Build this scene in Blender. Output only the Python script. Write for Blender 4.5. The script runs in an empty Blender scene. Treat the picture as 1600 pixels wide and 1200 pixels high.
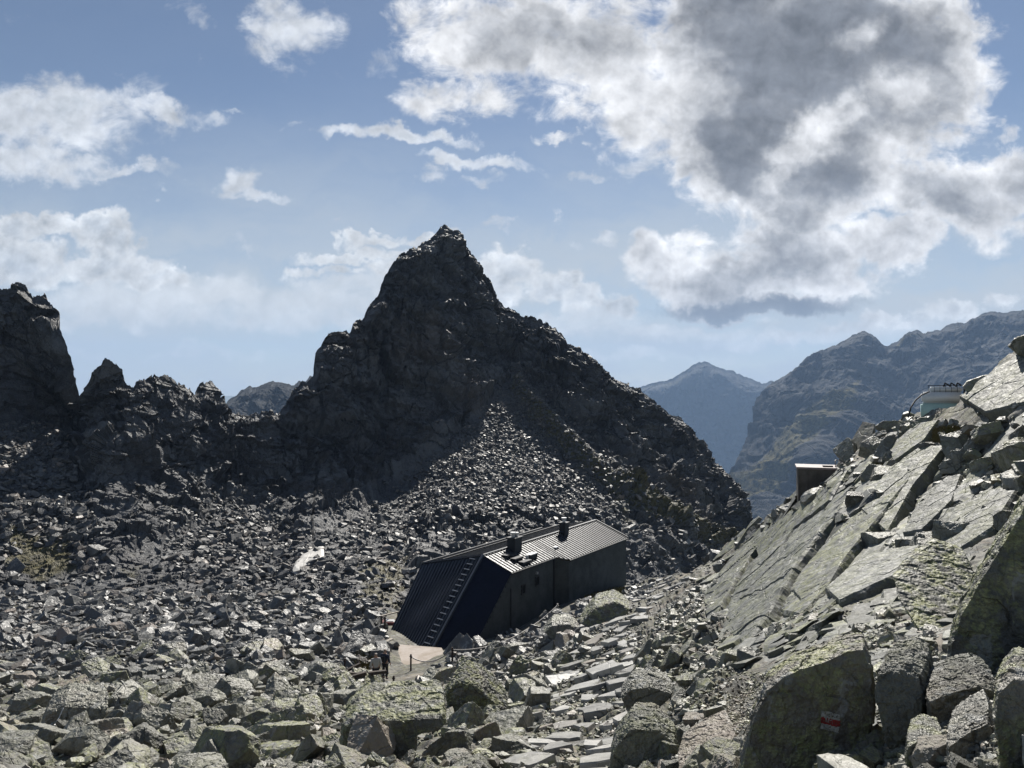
import bpy, bmesh, math, random
import numpy as np
from mathutils import Vector, Matrix

random.seed(7)
RNG = np.random.default_rng(7)
scene = bpy.context.scene
COL = scene.collection
F = 1202.0            # focal length of the photograph in its own pixels (1600 wide), camera level, horizon at row 600

def P(px, py, d):
    return Vector(((px - 800.0) / F * d, d, (600.0 - py) / F * d))

# ------------------------------------------------------------------ objects
def tag(o, label=None, cat=None, group=None, kind=None):
    if label: o['label'] = label
    if cat: o['category'] = cat
    if group: o['group'] = group
    if kind: o['kind'] = kind
    return o

def empty(name, loc):
    o = bpy.data.objects.new(name, None); COL.objects.link(o)
    o.location = loc; o.empty_display_size = 0.2
    return o

def link_mesh(name, me, mat=None, parent=None, world=True):
    o = bpy.data.objects.new(name, me); COL.objects.link(o)
    if mat is not None:
        me.materials.clear(); me.materials.append(mat)
    if parent is not None:
        o.parent = parent
        if world: o.matrix_parent_inverse = Matrix.Translation(-Vector(parent.location))
    return o

def mesh_np(name, V, loops, starts, totals, smooth=False):
    me = bpy.data.meshes.new(name)
    me.vertices.add(len(V)); me.vertices.foreach_set('co', np.ascontiguousarray(V, dtype=np.float32).ravel())
    me.loops.add(len(loops)); me.loops.foreach_set('vertex_index', np.ascontiguousarray(loops, dtype=np.int32))
    me.polygons.add(len(starts)); me.polygons.foreach_set('loop_start', np.ascontiguousarray(starts, dtype=np.int32))
    me.polygons.foreach_set('use_smooth', np.full(len(starts), smooth, dtype=bool))
    me.update(calc_edges=True)
    return me

def attr(me, name, vals):
    a = me.attributes.new(name, 'FLOAT', 'POINT')
    a.data.foreach_set('value', np.ascontiguousarray(vals, dtype=np.float32).ravel())

class MB:
    """collects simple solids, then links them as one mesh"""
    def __init__(s): s.v = []; s.f = []
    def hexa(s, c):
        b = len(s.v); s.v += [tuple(p) for p in c]
        s.f += [tuple(b + i for i in q) for q in ((0,3,2,1),(4,5,6,7),(0,1,5,4),(1,2,6,5),(2,3,7,6),(3,0,4,7))]
        return s
    def box(s, c, ax, ay, az):
        c, ax, ay, az = Vector(c), Vector(ax), Vector(ay), Vector(az)
        return s.hexa([c-ax-ay-az, c+ax-ay-az, c+ax+ay-az, c-ax+ay-az, c-ax-ay+az, c+ax-ay+az, c+ax+ay+az, c-ax+ay+az])
    def bar(s, a, b, w, h=None, up=(0,0,1)):
        a, b = Vector(a), Vector(b); h = h or w
        d = (b - a); L = d.length; d.normalize(); up = Vector(up)
        if abs(d.dot(up)) > .98: up = Vector((1,0,0))
        sx = d.cross(up).normalized(); sy = sx.cross(d).normalized()
        return s.box((a+b)/2, d*L/2, sx*w/2, sy*h/2)
    def tube(s, pts, r, n=8):
        pts = [Vector(p) for p in pts]; base = len(s.v)
        for i, p in enumerate(pts):
            d = (pts[min(i+1, len(pts)-1)] - pts[max(i-1, 0)]).normalized()
            u = d.cross(Vector((0,0,1)) if abs(d.z) < .95 else Vector((1,0,0))).normalized(); w = d.cross(u)
            rr = r[i] if isinstance(r, (list, tuple)) else r
            for k in range(n):
                t = 2*math.pi*k/n; s.v.append(tuple(p + (u*math.cos(t) + w*math.sin(t))*rr))
        for i in range(len(pts)-1):
            for k in range(n):
                a = base+i*n+k; b = base+i*n+(k+1) % n
                s.f.append((a, b, b+n, a+n))
        s.f.append(tuple(base+k for k in range(n))[::-1]); s.f.append(tuple(base+(len(pts)-1)*n+k for k in range(n)))
        return s
    def poly_prism(s, pts, off):
        off = Vector(off); n = len(pts); b = len(s.v)
        s.v += [tuple(p) for p in pts] + [tuple(Vector(p)+off) for p in pts]
        s.f.append(tuple(range(b, b+n))); s.f.append(tuple(range(b+2*n-1, b+n-1, -1)))
        for k in range(n):
            j = (k+1) % n; s.f.append((b+k, b+n+k, b+n+j, b+j))
        return s
    def build(s, name, mat, parent=None, bevel=0.0, smooth=False):
        me = bpy.data.meshes.new(name); me.from_pydata(s.v, [], s.f)
        bm = bmesh.new(); bm.from_mesh(me)
        bmesh.ops.recalc_face_normals(bm, faces=bm.faces)
        if bevel: bmesh.ops.bevel(bm, geom=bm.edges[:], offset=bevel, segments=2, affect='EDGES', clamp_overlap=True)
        for f in bm.faces: f.smooth = smooth
        bm.to_mesh(me); bm.free()
        return link_mesh(name, me, mat, parent)

# ------------------------------------------------------------------ noise
def _hash(ix, iy, iz, seed):
    h = (ix.astype(np.int64)*374761393 + iy.astype(np.int64)*668265263 + iz.astype(np.int64)*2147483647 + seed*974711) & 0xFFFFFFFF
    h = ((h ^ (h >> 13))*1274126177) & 0xFFFFFFFF
    h = ((h ^ (h >> 16))*2246822519) & 0xFFFFFFFF
    return h ^ (h >> 15)
def _rnd(h, k):
    h = ((h + k*2654435761) & 0xFFFFFFFF); h = ((h ^ (h >> 15))*2246822519) & 0xFFFFFFFF; h = ((h ^ (h >> 13))*3266489917) & 0xFFFFFFFF
    return ((h ^ (h >> 16)) & 0xFFFFFF)/float(0x1000000)
def vnoise(p, seed=0):
    i = np.floor(p).astype(np.int64); f = p - i; u = f*f*f*(f*(f*6-15)+10)
    r = 0
    for a in (0,1):
        for b in (0,1):
            for c in (0,1):
                h = _hash(i[:,0]+a, i[:,1]+b, i[:,2]+c, seed)
                gx, gy, gz = _rnd(h,1)*2-1, _rnd(h,2)*2-1, _rnd(h,3)*2-1
                w = (u[:,0] if a else 1-u[:,0])*(u[:,1] if b else 1-u[:,1])*(u[:,2] if c else 1-u[:,2])
                r = r + w*(gx*(f[:,0]-a)+gy*(f[:,1]-b)+gz*(f[:,2]-c))
    return r
def fbm(p, oct=4, gain=.5, seed=0):
    r = 0; a = 1.0
    for o in range(oct):
        r = r + a*vnoise(p*(2.03**o)+o*17.3, seed+o); a *= gain
    return r
def ridged(p, oct=4, gain=.55, seed=0):
    r = 0; a = 1.0
    for o in range(oct):
        r = r + a*(1-2.2*np.abs(vnoise(p*(2.03**o)+o*11.7, seed+o))); a *= gain
    return r
def facet(p, seed=0, tilt=1.0):
    """blocky rock: every Voronoi cell is a randomly tilted plane with its own offset (in cell units)"""
    i = np.floor(p).astype(np.int64); best = np.full(len(p), 9e9); out = np.zeros(len(p))
    for a in (-1,0,1):
        for b in (-1,0,1):
            for c in (-1,0,1):
                h = _hash(i[:,0]+a, i[:,1]+b, i[:,2]+c, seed)
                dx = p[:,0]-(i[:,0]+a+_rnd(h,1)); dy = p[:,1]-(i[:,1]+b+_rnd(h,2)); dz = p[:,2]-(i[:,2]+c+_rnd(h,3))
                d = dx*dx+dy*dy+dz*dz; m = d < best
                val = (_rnd(h,4)-.5)*.7 + tilt*((_rnd(h,5)-.5)*dx+(_rnd(h,6)-.5)*dy+(_rnd(h,7)-.5)*dz)
                out = np.where(m, val, out); best = np.where(m, d, best)
    return out
def soften(d, k):
    for _ in range(k):
        d = d.copy(); d[1:-1] = (d[:-2]+2*d[1:-1]+d[2:])/4; d[:,1:-1] = (d[:,:-2]+2*d[:,1:-1]+d[:,2:])/4
    return d

def tps(ctrl):
    c = np.array(ctrl, dtype=float); X = c[:,:2]/400.0; y = np.log(c[:,2]); n = len(X)
    def K(A, B):
        r2 = ((A[:,None,:]-B[None,:,:])**2).sum(-1); return .5*r2*np.log(r2+1e-12)
    M = np.zeros((n+3, n+3)); M[:n,:n] = K(X,X)+np.eye(n)*1e-3
    M[:n,n] = 1; M[:n,n+1:] = X; M[n,:n] = 1; M[n+1:,:n] = X.T
    w = np.linalg.solve(M, np.concatenate([y, np.zeros(3)]))
    def ev(px, py):
        Q = np.stack([px.ravel(), py.ravel()], 1)/400.0; out = np.empty(len(Q))
        for s in range(0, len(Q), 60000):
            q = Q[s:s+60000]; out[s:s+60000] = K(q, X)@w[:n] + w[n] + q@w[n+1:]
        return np.exp(out).reshape(px.shape)
    return ev

def sstep(a, b, x):
    t = np.clip((x-a)/(b-a), 0, 1); return t*t*(3-2*t)
def poly_mask(poly, px, py, soft=14):
    """signed-distance mask of a polygon, 1 inside"""
    pts = np.array(poly, float); n = len(pts); ins = np.zeros(px.shape, bool); dist = np.full(px.shape, 1e9)
    for k in range(n):
        (x0,y0),(x1,y1) = pts[k], pts[(k+1) % n]
        cond = ((y0 > py) != (y1 > py)); ins ^= cond & (px < (x1-x0)*(py-y0)/(y1-y0+1e-9)+x0)
        t = np.clip(((px-x0)*(x1-x0)+(py-y0)*(y1-y0))/((x1-x0)**2+(y1-y0)**2+1e-9), 0, 1)
        dist = np.minimum(dist, np.hypot(px-x0-t*(x1-x0), py-y0-t*(y1-y0)))
    return sstep(-soft, soft, np.where(ins, dist, -dist))

class Sheet:
    """a piece of terrain: columns are bearings, rows climb from the bottom edge to the skyline, each point at its own distance"""
    def __init__(s, pxs, bot, top, rows, depth, power=1.0):
        t = np.linspace(0, 1, rows)**power
        s.pxs, s.bot, s.top, s.t = pxs, bot, top, t
        s.PX = np.repeat(pxs[None,:], rows, 0); s.PY = bot[None,:]+(top-bot)[None,:]*t[:,None]
        D = depth(s.PX, s.PY)
        s.setV(np.stack([(s.PX-800)/F*D, D, (600-s.PY)/F*D], -1))
    def setV(s, V):
        s.V = V
        gu = np.gradient(V, axis=1); gv = np.gradient(V, axis=0)
        n = np.cross(gu, gv); n /= np.linalg.norm(n, axis=-1, keepdims=True)+1e-12
        s.N = n
    def flat(s): return s.V.reshape(-1,3)
    def smoothN(s, k=4):
        n = s.N.copy()
        for _ in range(k):
            n[1:-1] = (n[:-2]+n[1:-1]*2+n[2:])/4; n[:,1:-1] = (n[:,:-2]+n[:,1:-1]*2+n[:,2:])/4
        return n/(np.linalg.norm(n, axis=-1, keepdims=True)+1e-9)
    def sample(s, px, py):
        c = np.interp(px, s.pxs, np.arange(len(s.pxs)))
        b = np.interp(px, s.pxs, s.bot); tp = np.interp(px, s.pxs, s.top)
        r = np.interp((py-b)/(tp-b+1e-9), s.t, np.arange(len(s.t)))
        c0 = np.clip(c.astype(int), 0, len(s.pxs)-2); r0 = np.clip(r.astype(int), 0, len(s.t)-2)
        fc = (c-c0)[:,None]; fr = (r-r0)[:,None]
        def bil(A): return (A[r0,c0]*(1-fc)+A[r0,c0+1]*fc)*(1-fr)+(A[r0+1,c0]*(1-fc)+A[r0+1,c0+1]*fc)*fr
        n = bil(s.NS); return bil(s.V), n/(np.linalg.norm(n, axis=-1, keepdims=True)+1e-9)
    def mesh(s, name, back, cols=None, attrs=None):
        V = s.V; A = dict(attrs or {})
        for (dd, dz) in back:                     # the far side of the ridge
            top = s.V[-1].copy(); f = (top[:,1]+dd)/top[:,1]
            nb = np.stack([top[:,0]*f, top[:,1]*f, top[:,2]+dz], -1)
            V = np.concatenate([V, nb[None]], 0)
        A = {k: np.concatenate([a]+[a[-1:]]*len(back), 0) for k, a in A.items()}
        if cols is not None:
            V = V[:,cols]; A = {k: a[:,cols] for k, a in A.items()}
        R, C = V.shape[:2]; idx = np.arange(R*C).reshape(R, C)
        q = np.stack([idx[:-1,:-1], idx[:-1,1:], idx[1:,1:], idx[1:,:-1]], -1).reshape(-1,4)
        me = mesh_np(name, V.reshape(-1,3), q.ravel(), np.arange(len(q))*4, None)
        for k, a in A.items(): attr(me, k, a)
        return me

# ------------------------------------------------------------------ materials
class NT:
    def __init__(s, tree): s.t = tree; s.n = tree.nodes; s.l = tree.links
    def new(s, typ, **kw):
        n = s.n.new(typ)
        for k, v in kw.items(): setattr(n, k, v)
        return n
    def put(s, sock, v):
        if isinstance(v, bpy.types.NodeSocket): s.l.new(v, sock)
        elif v is not None: sock.default_value = v
    def math(s, op, a, b=None, c=None, clamp=False):
        n = s.new('ShaderNodeMath', operation=op, use_clamp=clamp)
        s.put(n.inputs[0], a); s.put(n.inputs[1], b); s.put(n.inputs[2], c); return n.outputs[0]
    def vmath(s, op, a, b=None, scale=None):
        n = s.new('ShaderNodeVectorMath', operation=op); s.put(n.inputs[0], a); s.put(n.inputs[1], b)
        if scale is not None: s.put(n.inputs['Scale'], scale)
        return n.outputs['Value'] if op in ('LENGTH','DOT_PRODUCT') else n.outputs['Vector']
    def noise(s, vec, scale, detail=4, rough=.55, dist=0.0, col=False):
        n = s.new('ShaderNodeTexNoise'); s.put(n.inputs['Vector'], vec); n.inputs['Scale'].default_value = scale
        n.inputs['Detail'].default_value = detail; n.inputs['Roughness'].default_value = rough; n.inputs['Distortion'].default_value = dist
        return n.outputs['Color' if col else 'Fac']
    def ramp(s, x, a, b, lo=0.0, hi=1.0, smooth=True):
        n = s.new('ShaderNodeMapRange', interpolation_type='SMOOTHSTEP' if smooth else 'LINEAR')
        s.put(n.inputs['Value'], x); n.inputs['From Min'].default_value = a; n.inputs['From Max'].default_value = b
        n.inputs['To Min'].default_value = lo; n.inputs['To Max'].default_value = hi; return n.outputs['Result']
    def mix(s, f, a, b, blend='MIX'):
        n = s.new('ShaderNodeMix', data_type='RGBA', blend_type=blend)
        s.put(n.inputs[0], f)
        for k, v in ((6, a), (7, b)):
            if isinstance(v, tuple) and len(v) == 3: v = (*v, 1)
            s.put(n.inputs[k], v)
        return n.outputs[2]

def new_mat(name):
    m = bpy.data.materials.new(name); m.use_nodes = True; m.node_tree.nodes.clear()
    t = NT(m.node_tree); b = t.new('ShaderNodeBsdfPrincipled'); o = t.new('ShaderNodeOutputMaterial')
    t.l.new(b.outputs[0], o.inputs[0]); return m, t, b

def rock_mat(name, base, dark, scale, lichen=0.0, rough=.55, bump=.6, bdist=.05, grass=False, tint=False, objrand=False, nearattr=False, warm=(.30,.24,.19), spec=.5):
    m, t, b = new_mat(name)
    tc = t.new('ShaderNodeTexCoord'); vec = tc.outputs['Object']
    if objrand:
        oi = t.new('ShaderNodeObjectInfo'); off = t.vmath('SCALE', oi.outputs['Random'], scale=37.0)
        cb = t.new('ShaderNodeCombineXYZ'); [t.put(cb.inputs[i], t.math('MULTIPLY', oi.outputs['Random'], 31.0+13*i)) for i in range(3)]
        vec = t.vmath('ADD', vec, cb.outputs[0])
    n1 = t.noise(vec, scale, 6, .62); n2 = t.noise(vec, scale*5.3, 5, .65); n3 = t.noise(vec, scale*.31, 3, .5)
    c = t.mix(t.ramp(n1, .36, .66), dark, base)
    c = t.mix(t.ramp(n2, .52, .74, 0, .55), c, tuple(x*.45 for x in dark))
    c = t.mix(t.ramp(n3, .55, .78, 0, .5), c, warm)
    sp1 = t.noise(vec, scale*38, 2, .6)
    c = t.mix(t.ramp(sp1, .56, .72, 0, .4), c, tuple(min(1, x*1.6) for x in base)); c = t.mix(t.ramp(sp1, .44, .3, 0, .45), c, tuple(x*.35 for x in dark))
    ve = t.new('ShaderNodeTexVoronoi', feature='DISTANCE_TO_EDGE'); t.put(ve.inputs['Vector'], t.vmath('ADD', vec, t.vmath('SCALE', t.noise(vec, scale*1.3, 4, .6, col=True), scale=.55/scale))); ve.inputs['Scale'].default_value = scale*.62
    crack = t.math('MULTIPLY', t.ramp(ve.outputs['Distance'], .002, .022, 1, 0), t.ramp(n1, .42, .55))
    c = t.mix(t.math('MULTIPLY', crack, .7), c, tuple(x*.3 for x in dark))
    rnd = None
    if tint:
        a = t.new('ShaderNodeAttribute', attribute_name='tint'); rnd = a.outputs['Fac']
    elif objrand: rnd = oi.outputs['Random']
    if rnd is not None:
        val = t.ramp(rnd, 0, 1, .62, 1.32, False)
        hs = t.new('ShaderNodeHueSaturation'); t.put(hs.inputs['Value'], val); t.put(hs.inputs['Color'], c); c = hs.outputs[0]
        if nearattr:
            na = t.new('ShaderNodeAttribute', attribute_name='near'); c = t.mix(na.outputs['Fac'], t.mix(.85, c, (.10,.10,.098)), c)
        r2 = t.math('FRACT', t.math('MULTIPLY', rnd, 7.31))
        c = t.mix(t.ramp(r2, .86, .97, 0, .55), c, warm)
    if lichen:
        g = t.new('ShaderNodeNewGeometry'); sp = t.new('ShaderNodeSeparateXYZ'); t.put(sp.inputs[0], g.outputs['Normal'])
        l1 = t.noise(vec, scale*1.7, 5, .68, .6); l2 = t.noise(vec, scale*11, 4, .7)
        up = t.ramp(sp.outputs[2], -.2, .7, .35, 1)
        k = t.math('MULTIPLY', t.math('MULTIPLY', t.ramp(l1, .43, .57), t.ramp(l2, .3, .6)), t.math('MULTIPLY', up, lichen), clamp=True)
        if rnd is not None: k = t.math('MULTIPLY', k, t.ramp(t.math('FRACT', t.math('MULTIPLY', rnd, 3.7)), .15, .8, .15, 1))
        if nearattr: k = t.math('MULTIPLY', k, na.outputs['Fac'])
        lc = t.mix(t.ramp(t.noise(vec, scale*4, 3), .4, .62), (.20,.215,.075), (.31,.315,.13))
        c = t.mix(k, c, lc)
        w = t.ramp(t.noise(vec, scale*1.9, 4, .55, .5), .60, .64, 0, .6)      # pale crust lichen
        c = t.mix(w, c, (.27,.275,.26))
    if grass:
        a = t.new('ShaderNodeAttribute', attribute_name='grass')
        gn = t.noise(vec, scale*7, 5, .7)
        gc = t.mix(t.ramp(gn, .38, .64), (.055,.048,.022), (.13,.115,.05))
        gm = t.ramp(t.math('ADD', a.outputs['Fac'], t.math('MULTIPLY', t.math('SUBTRACT', t.noise(vec, scale*2.2, 6, .7), .5), 1.7)), .35, .75)
        c = t.mix(t.math('MULTIPLY', gm, t.ramp(a.outputs['Fac'], .02, .2)), c, gc)
    t.put(b.inputs['Base Color'], c)
    t.put(b.inputs['Roughness'], t.ramp(n2, .3, .7, rough-.1, rough+.15)); b.inputs['Specular IOR Level'].default_value = spec
    bh = t.math('ADD', t.math('MULTIPLY', n2, .55), t.math('ADD', n1, t.math('MULTIPLY', t.noise(vec, scale*23, 4, .7), .3)))
    bh = t.math('SUBTRACT', bh, t.math('MULTIPLY', crack, .8))
    vo = t.new('ShaderNodeTexVoronoi', feature='F1', distance='CHEBYCHEV'); t.put(vo.inputs['Vector'], vec); vo.inputs['Scale'].default_value = scale*1.9
    bh = t.math('ADD', bh, t.math('MULTIPLY', vo.outputs['Distance'], .5))
    bp = t.new('ShaderNodeBump'); bp.inputs['Strength'].default_value = bump; bp.inputs['Distance'].default_value = bdist
    t.put(bp.inputs['Height'], bh); t.l.new(bp.outputs[0], b.inputs['Normal'])
    return m

def plain(name, col, rough=.6, metal=0.0, var=.25, scale=3.0, bump=.15, spec=.5, col2=None):
    m, t, b = new_mat(name); tc = t.new('ShaderNodeTexCoord')
    n = t.noise(tc.outputs['Object'], scale, 6, .6); n2 = t.noise(tc.outputs['Object'], scale*9, 4, .6)
    c2 = col2 or tuple(x*(1-var) for x in col)
    c = t.mix(t.ramp(n, .35, .68), col, c2); c = t.mix(t.ramp(n2, .55, .8, 0, .35), c, tuple(x*.5 for x in col))
    t.put(b.inputs['Base Color'], c); t.put(b.inputs['Roughness'], t.ramp(n2, .3, .7, max(.05, rough-.1), min(1, rough+.1)))
    b.inputs['Metallic'].default_value = metal; b.inputs['Specular IOR Level'].default_value = spec
    bp = t.new('ShaderNodeBump'); bp.inputs['Strength'].default_value = bump; bp.inputs['Distance'].default_value = .02
    t.put(bp.inputs['Height'], n2); t.l.new(bp.outputs[0], b.inputs['Normal'])
    return m

M = {}
M['ground'] = rock_mat('gravel_ground', (.15,.145,.13), (.075,.073,.064), .9, .3, .72, .8, .06, tint=True, grass=True, spec=.25)
M['rubble'] = rock_mat('talus_rock', (.225,.22,.185), (.112,.11,.092), 1.3, .75, .46, .7, .04, tint=True, nearattr=True)
M['scree'] = rock_mat('scree_rock', (.125,.123,.115), (.058,.058,.058), .8, 0, .52, .6, .06, tint=True, spec=.5)
M['boulder'] = rock_mat('boulder_rock', (.225,.22,.185), (.112,.11,.092), 1.6, .85, .46, .7, .04, objrand=True)
M['mossy'] = rock_mat('lichen_rock', (.14,.14,.115), (.07,.07,.058), 1.9, .95, .6, .55, .03, objrand=True)
M['slab'] = rock_mat('path_slab', (.40,.39,.365), (.29,.285,.27), 1.4, .12, .4, .5, .03, tint=True)
M['cliff'] = rock_mat('cliff_rock', (.122,.123,.123), (.062,.062,.065), .12, 0, .55, .9, .7, grass=True, spec=.28, warm=(.16,.125,.095))
M['far'] = rock_mat('far_rock', (.07,.073,.077), (.04,.043,.047), .012, 0, .9, .8, 6.0, grass=True, warm=(.052,.058,.066), spec=.08)

# ------------------------------------------------------------------ terrain
NEAR = [(-350,1330,10),(-350,1200,15),(-350,1000,58),(-350,930,80),
 (0,1330,8.5),(0,1200,12.5),(0,1150,20),(0,1100,30),(0,1050,43),(0,1000,57),(0,950,73),(0,925,81),
 (300,1330,8),(300,1200,12),(300,1150,19),(300,1100,28.5),(300,1050,42),(300,1000,57),(300,950,73),(300,925,81),
 (500,1330,7.8),(500,1200,11.7),(500,1150,18.5),(500,1100,28.5),(500,1050,42),(500,1000,56),(500,950,72),(500,925,80),
 (610,1330,7.5),(610,1200,11.5),(610,1150,19),(610,1100,30.5),(610,1060,46),(610,1030,50),(610,1000,54.5),(610,960,64),
 (670,1200,11.5),(670,1150,18.5),(670,1100,29),(670,1060,43.5),(670,1035,50),(670,1000,56),
 (720,1200,11.5),(720,1100,28),(720,1060,39),(720,1020,51),(720,990,58),
 (800,1330,7.5),(800,1200,11.3),(800,1150,17.5),(800,1100,25.5),(800,1050,36),(800,1010,48),(800,992,56),(800,975,62),
 (870,1200,11),(870,1100,23),(870,1000,42),(870,953,60.5),(870,940,66),
 (930,1200,10.6),(930,1100,20.5),(930,1000,35),(930,950,52),(930,932,65),
 (985,1330,7),(985,1200,9.8),(985,1150,13.8),(985,1100,18.5),(985,1050,24),(985,1000,30.5),(985,950,44),(985,915,70),
 (1100,1330,6),(1100,1200,8),(1100,1100,13),(1100,1000,22),(1100,950,29),(1100,900,41),(1100,870,52),
 (1170,900,33),(1170,832,43),
 (1300,1330,4.9),(1300,1200,6.3),(1300,1100,9),(1300,1000,13),(1300,900,20),(1300,800,26.5),(1300,738,32),
 (1450,1330,4),(1450,1200,5.2),(1450,1100,6.9),(1450,1000,10.5),(1450,900,15.5),(1450,800,20.5),(1450,700,25.5),(1450,636,29.5),
 (1600,1330,3.3),(1600,1200,4.2),(1600,1100,5.3),(1600,1000,8.6),(1600,900,12),(1600,800,16),(1600,700,19.5),(1600,600,23),(1600,545,26),
 (1950,1330,2.6),(1950,1200,3.2),(1950,1000,6),(1950,800,10.5),(1950,600,16),(1950,380,23)]
near_depth = tps(NEAR)
NTOP = [(-350,925),(480,925),(560,935),(600,950),(680,985),(720,990),(800,972),(870,938),(930,922),(985,914),(1010,910),(1040,899),(1080,893),(1110,870),(1140,848),
 (1170,832),(1190,812),(1220,790),(1245,775),(1300,740),(1320,716),(1332,696),(1360,681),(1400,661),(1420,648),(1450,641),(1480,638),(1500,628),(1520,608),(1545,590),(1565,566),(1600,545),(1700,480),(1950,380)]
LIMX = 1950
pxs = np.concatenate([np.linspace(-350, -20, 110), np.linspace(-18, 1620, 860), np.linspace(1622, LIMX, 90)])
ntop = np.interp(pxs, *zip(*NTOP)); jj = np.stack([pxs/14, pxs*0, pxs*0], 1)
ntop = ntop + np.where(pxs > 1000, 5, 1)*fbm(jj, 4, .6, 3)
near = Sheet(pxs, np.full(len(pxs), 1330.0), ntop, 640, near_depth, .85)
near.NS = near.smoothN(3)
W = near.flat()
# bedrock slabs on the right: sheets of rock stepping down to the left, long along the dip
dip = np.array([.62,-.05,.55]); dip /= np.linalg.norm(dip); nrm = np.array([-.6,.26,.75]); nrm /= np.linalg.norm(nrm); stk = np.cross(nrm, dip)
Q = np.stack([W@dip, W@stk, W@nrm], 1)
slabm = sstep(1040, 1180, near.PX + (near.PY-900)*-.35)*(1-.65*sstep(1000, 1120, near.PY))
wr = fbm(W/2.2, 3, .5, 50)[:,None]
s1 = facet(Q/np.array([8.5,2.4,3.2])+wr*.3, 21, .38)*.8
s2 = facet(Q/np.array([4.2,.9,1.5])+wr*.4, 22, .4)*.24
s3 = facet(Q/np.array([1.6,.3,.6])+wr*.5, 23, .5)*.06
s4 = fbm(W/.5, 3, .55, 51)*.025
slabD = soften((s1*.5+s2*.5).reshape(near.PX.shape), 14)+s4.reshape(near.PX.shape)*2.2
rubD = (facet(W/1.3, 24, .9)*.28+facet(W/.5, 25, 1.0)*.13+fbm(W/3.5, 3, .5, 26)*.35).reshape(near.PX.shape)
hutflat = poly_mask([(590,990),(586,1060),(620,1066),(700,1045),(800,1005),(990,920),(985,900),(600,900)], near.PX, near.PY, 10)
rubD = soften(rubD, 3)*(1-.8*hutflat)*np.clip(near.V[...,1]/18, .3, 1)
disp = slabm*slabD*np.clip(near.V[...,1]/12, .35, 1)+(1-slabm)*rubD
near.setV(near.V+near.NS*disp[...,None])
gr = 0.9*poly_mask([(905,948),(915,930),(975,914),(985,925),(935,948)], near.PX, near.PY, 8)+.8*poly_mask([(545,1025),(600,1015),(596,1048),(560,1055)], near.PX, near.PY, 10)
gr += .75*poly_mask([(1455,672),(1505,672),(1500,697),(1460,695)], near.PX, near.PY, 8)+.5*poly_mask([(1360,725),(1400,712),(1395,728),(1365,740)], near.PX, near.PY, 5)
ti = np.clip(.5+.9*fbm(W/2.5, 3, .6, 61), 0, 1).reshape(near.PX.shape)*(1-slabm*.2)+slabm*.35
me = near.mesh('ground', [(1.2,-.6),(6,-7),(25,-30),(60,-95)], attrs={'tint': ti, 'grass': gr})
tag(link_mesh('ground', me, M['ground']), kind='structure')

# basin, left ridge and the great peak
FAR = [(-350,1010,55),(-350,925,81),(-350,850,92),(-350,640,112),(-350,380,122),
 (0,1010,54),(0,925,81),(0,890,88),(0,850,95),(0,740,110),(0,650,121),(0,560,126),(0,450,131),
 (130,925,82),(130,860,94),(130,740,115),(130,650,131),(60,470,131),
 (185,800,106),(180,700,114),(170,565,124),(215,860,97),(225,835,102),(230,740,122),(240,590,131),
 (300,1010,54),(300,925,81),(300,880,96),(300,800,121),(300,760,128),(300,700,132),(300,615,138),
 (360,830,116),(360,740,139),(360,645,147),(430,890,100),(430,835,121),(430,760,138),(430,690,146),(430,645,152),
 (500,1010,53),(500,925,81),(500,860,107),(500,815,128),(500,740,149),(500,640,158),(500,545,166),
 (600,1010,56),(600,950,70),(600,900,88),(600,850,112),(600,785,145),(600,700,163),(600,600,172),(600,450,188),
 (650,900,92),(650,870,104),(650,800,136),(700,940,88),(700,880,104),(700,800,133),(700,700,163),(700,600,178),(700,500,192),(695,355,214),
 (800,950,92),(800,880,112),(800,800,136),(800,700,167),(805,605,192),(800,560,203),(800,490,211),
 (900,950,100),(900,880,122),(900,800,145),(900,700,174),(900,620,189),(900,545,200),
 (1000,950,112),(1000,880,134),(1000,800,158),(1000,700,186),(1000,612,203),
 (1100,1000,130),(1100,870,166),(1100,780,190),(1100,710,207),(1170,1000,160),(1170,900,182),(1170,840,198),(1320,1100,170),(1320,1000,190)]
far_depth = tps(FAR)
FTOP = [(-350,380),(-200,430),(-120,400),(-60,455),(-20,438),(0,452),(14,450),(30,442),(44,452),(52,464),(64,462),(72,461),(82,476),(94,488),(96,508),(108,540),(114,566),(124,590),(130,622),(131,642),
 (137,632),(142,600),(146,584),(156,572),(163,564),(172,562),(182,570),(190,578),(194,594),(200,606),(206,604),(214,596),(226,593),(234,586),(248,588),(262,588),(272,598),(282,604),(292,608),(300,616),
 (304,606),(316,598),(326,596),(330,606),(334,618),(346,622),(349,638),(362,646),(380,650),(396,648),(415,646),(432,652),(444,636),(456,612),(470,602),(480,598),(487,590),(489,574),(491,556),(500,541),(510,526),(524,519),(538,521),(546,522),(549,508),(556,502),(566,503),(570,488),(576,478),(588,466),(594,450),(600,432),(613,414),(622,400),(628,399),(640,392),(656,384),
 (666,378),(676,372),(684,360),(695,355),(702,362),(712,364),(720,368),(726,388),(738,404),(750,420),(758,438),(764,442),(768,456),(776,468),(786,480),(800,486),(812,496),(836,500),(856,508),(874,520),
 (884,534),(902,545),(918,552),(936,574),(958,592),(978,604),(996,610),(1012,624),(1038,648),(1060,656),(1078,676),(1098,696),(1112,722),(1128,740),(1142,748),(1152,772),(1158,796),(1166,816),(1170,836),(1200,880),(1320,990)]
FTOP = sorted(FTOP)
fpx = np.concatenate([np.linspace(-350,-12,120), np.linspace(-10,1200,1010), np.linspace(1203,1320,30)])
ftop = np.interp(fpx, *zip(*FTOP))
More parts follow.
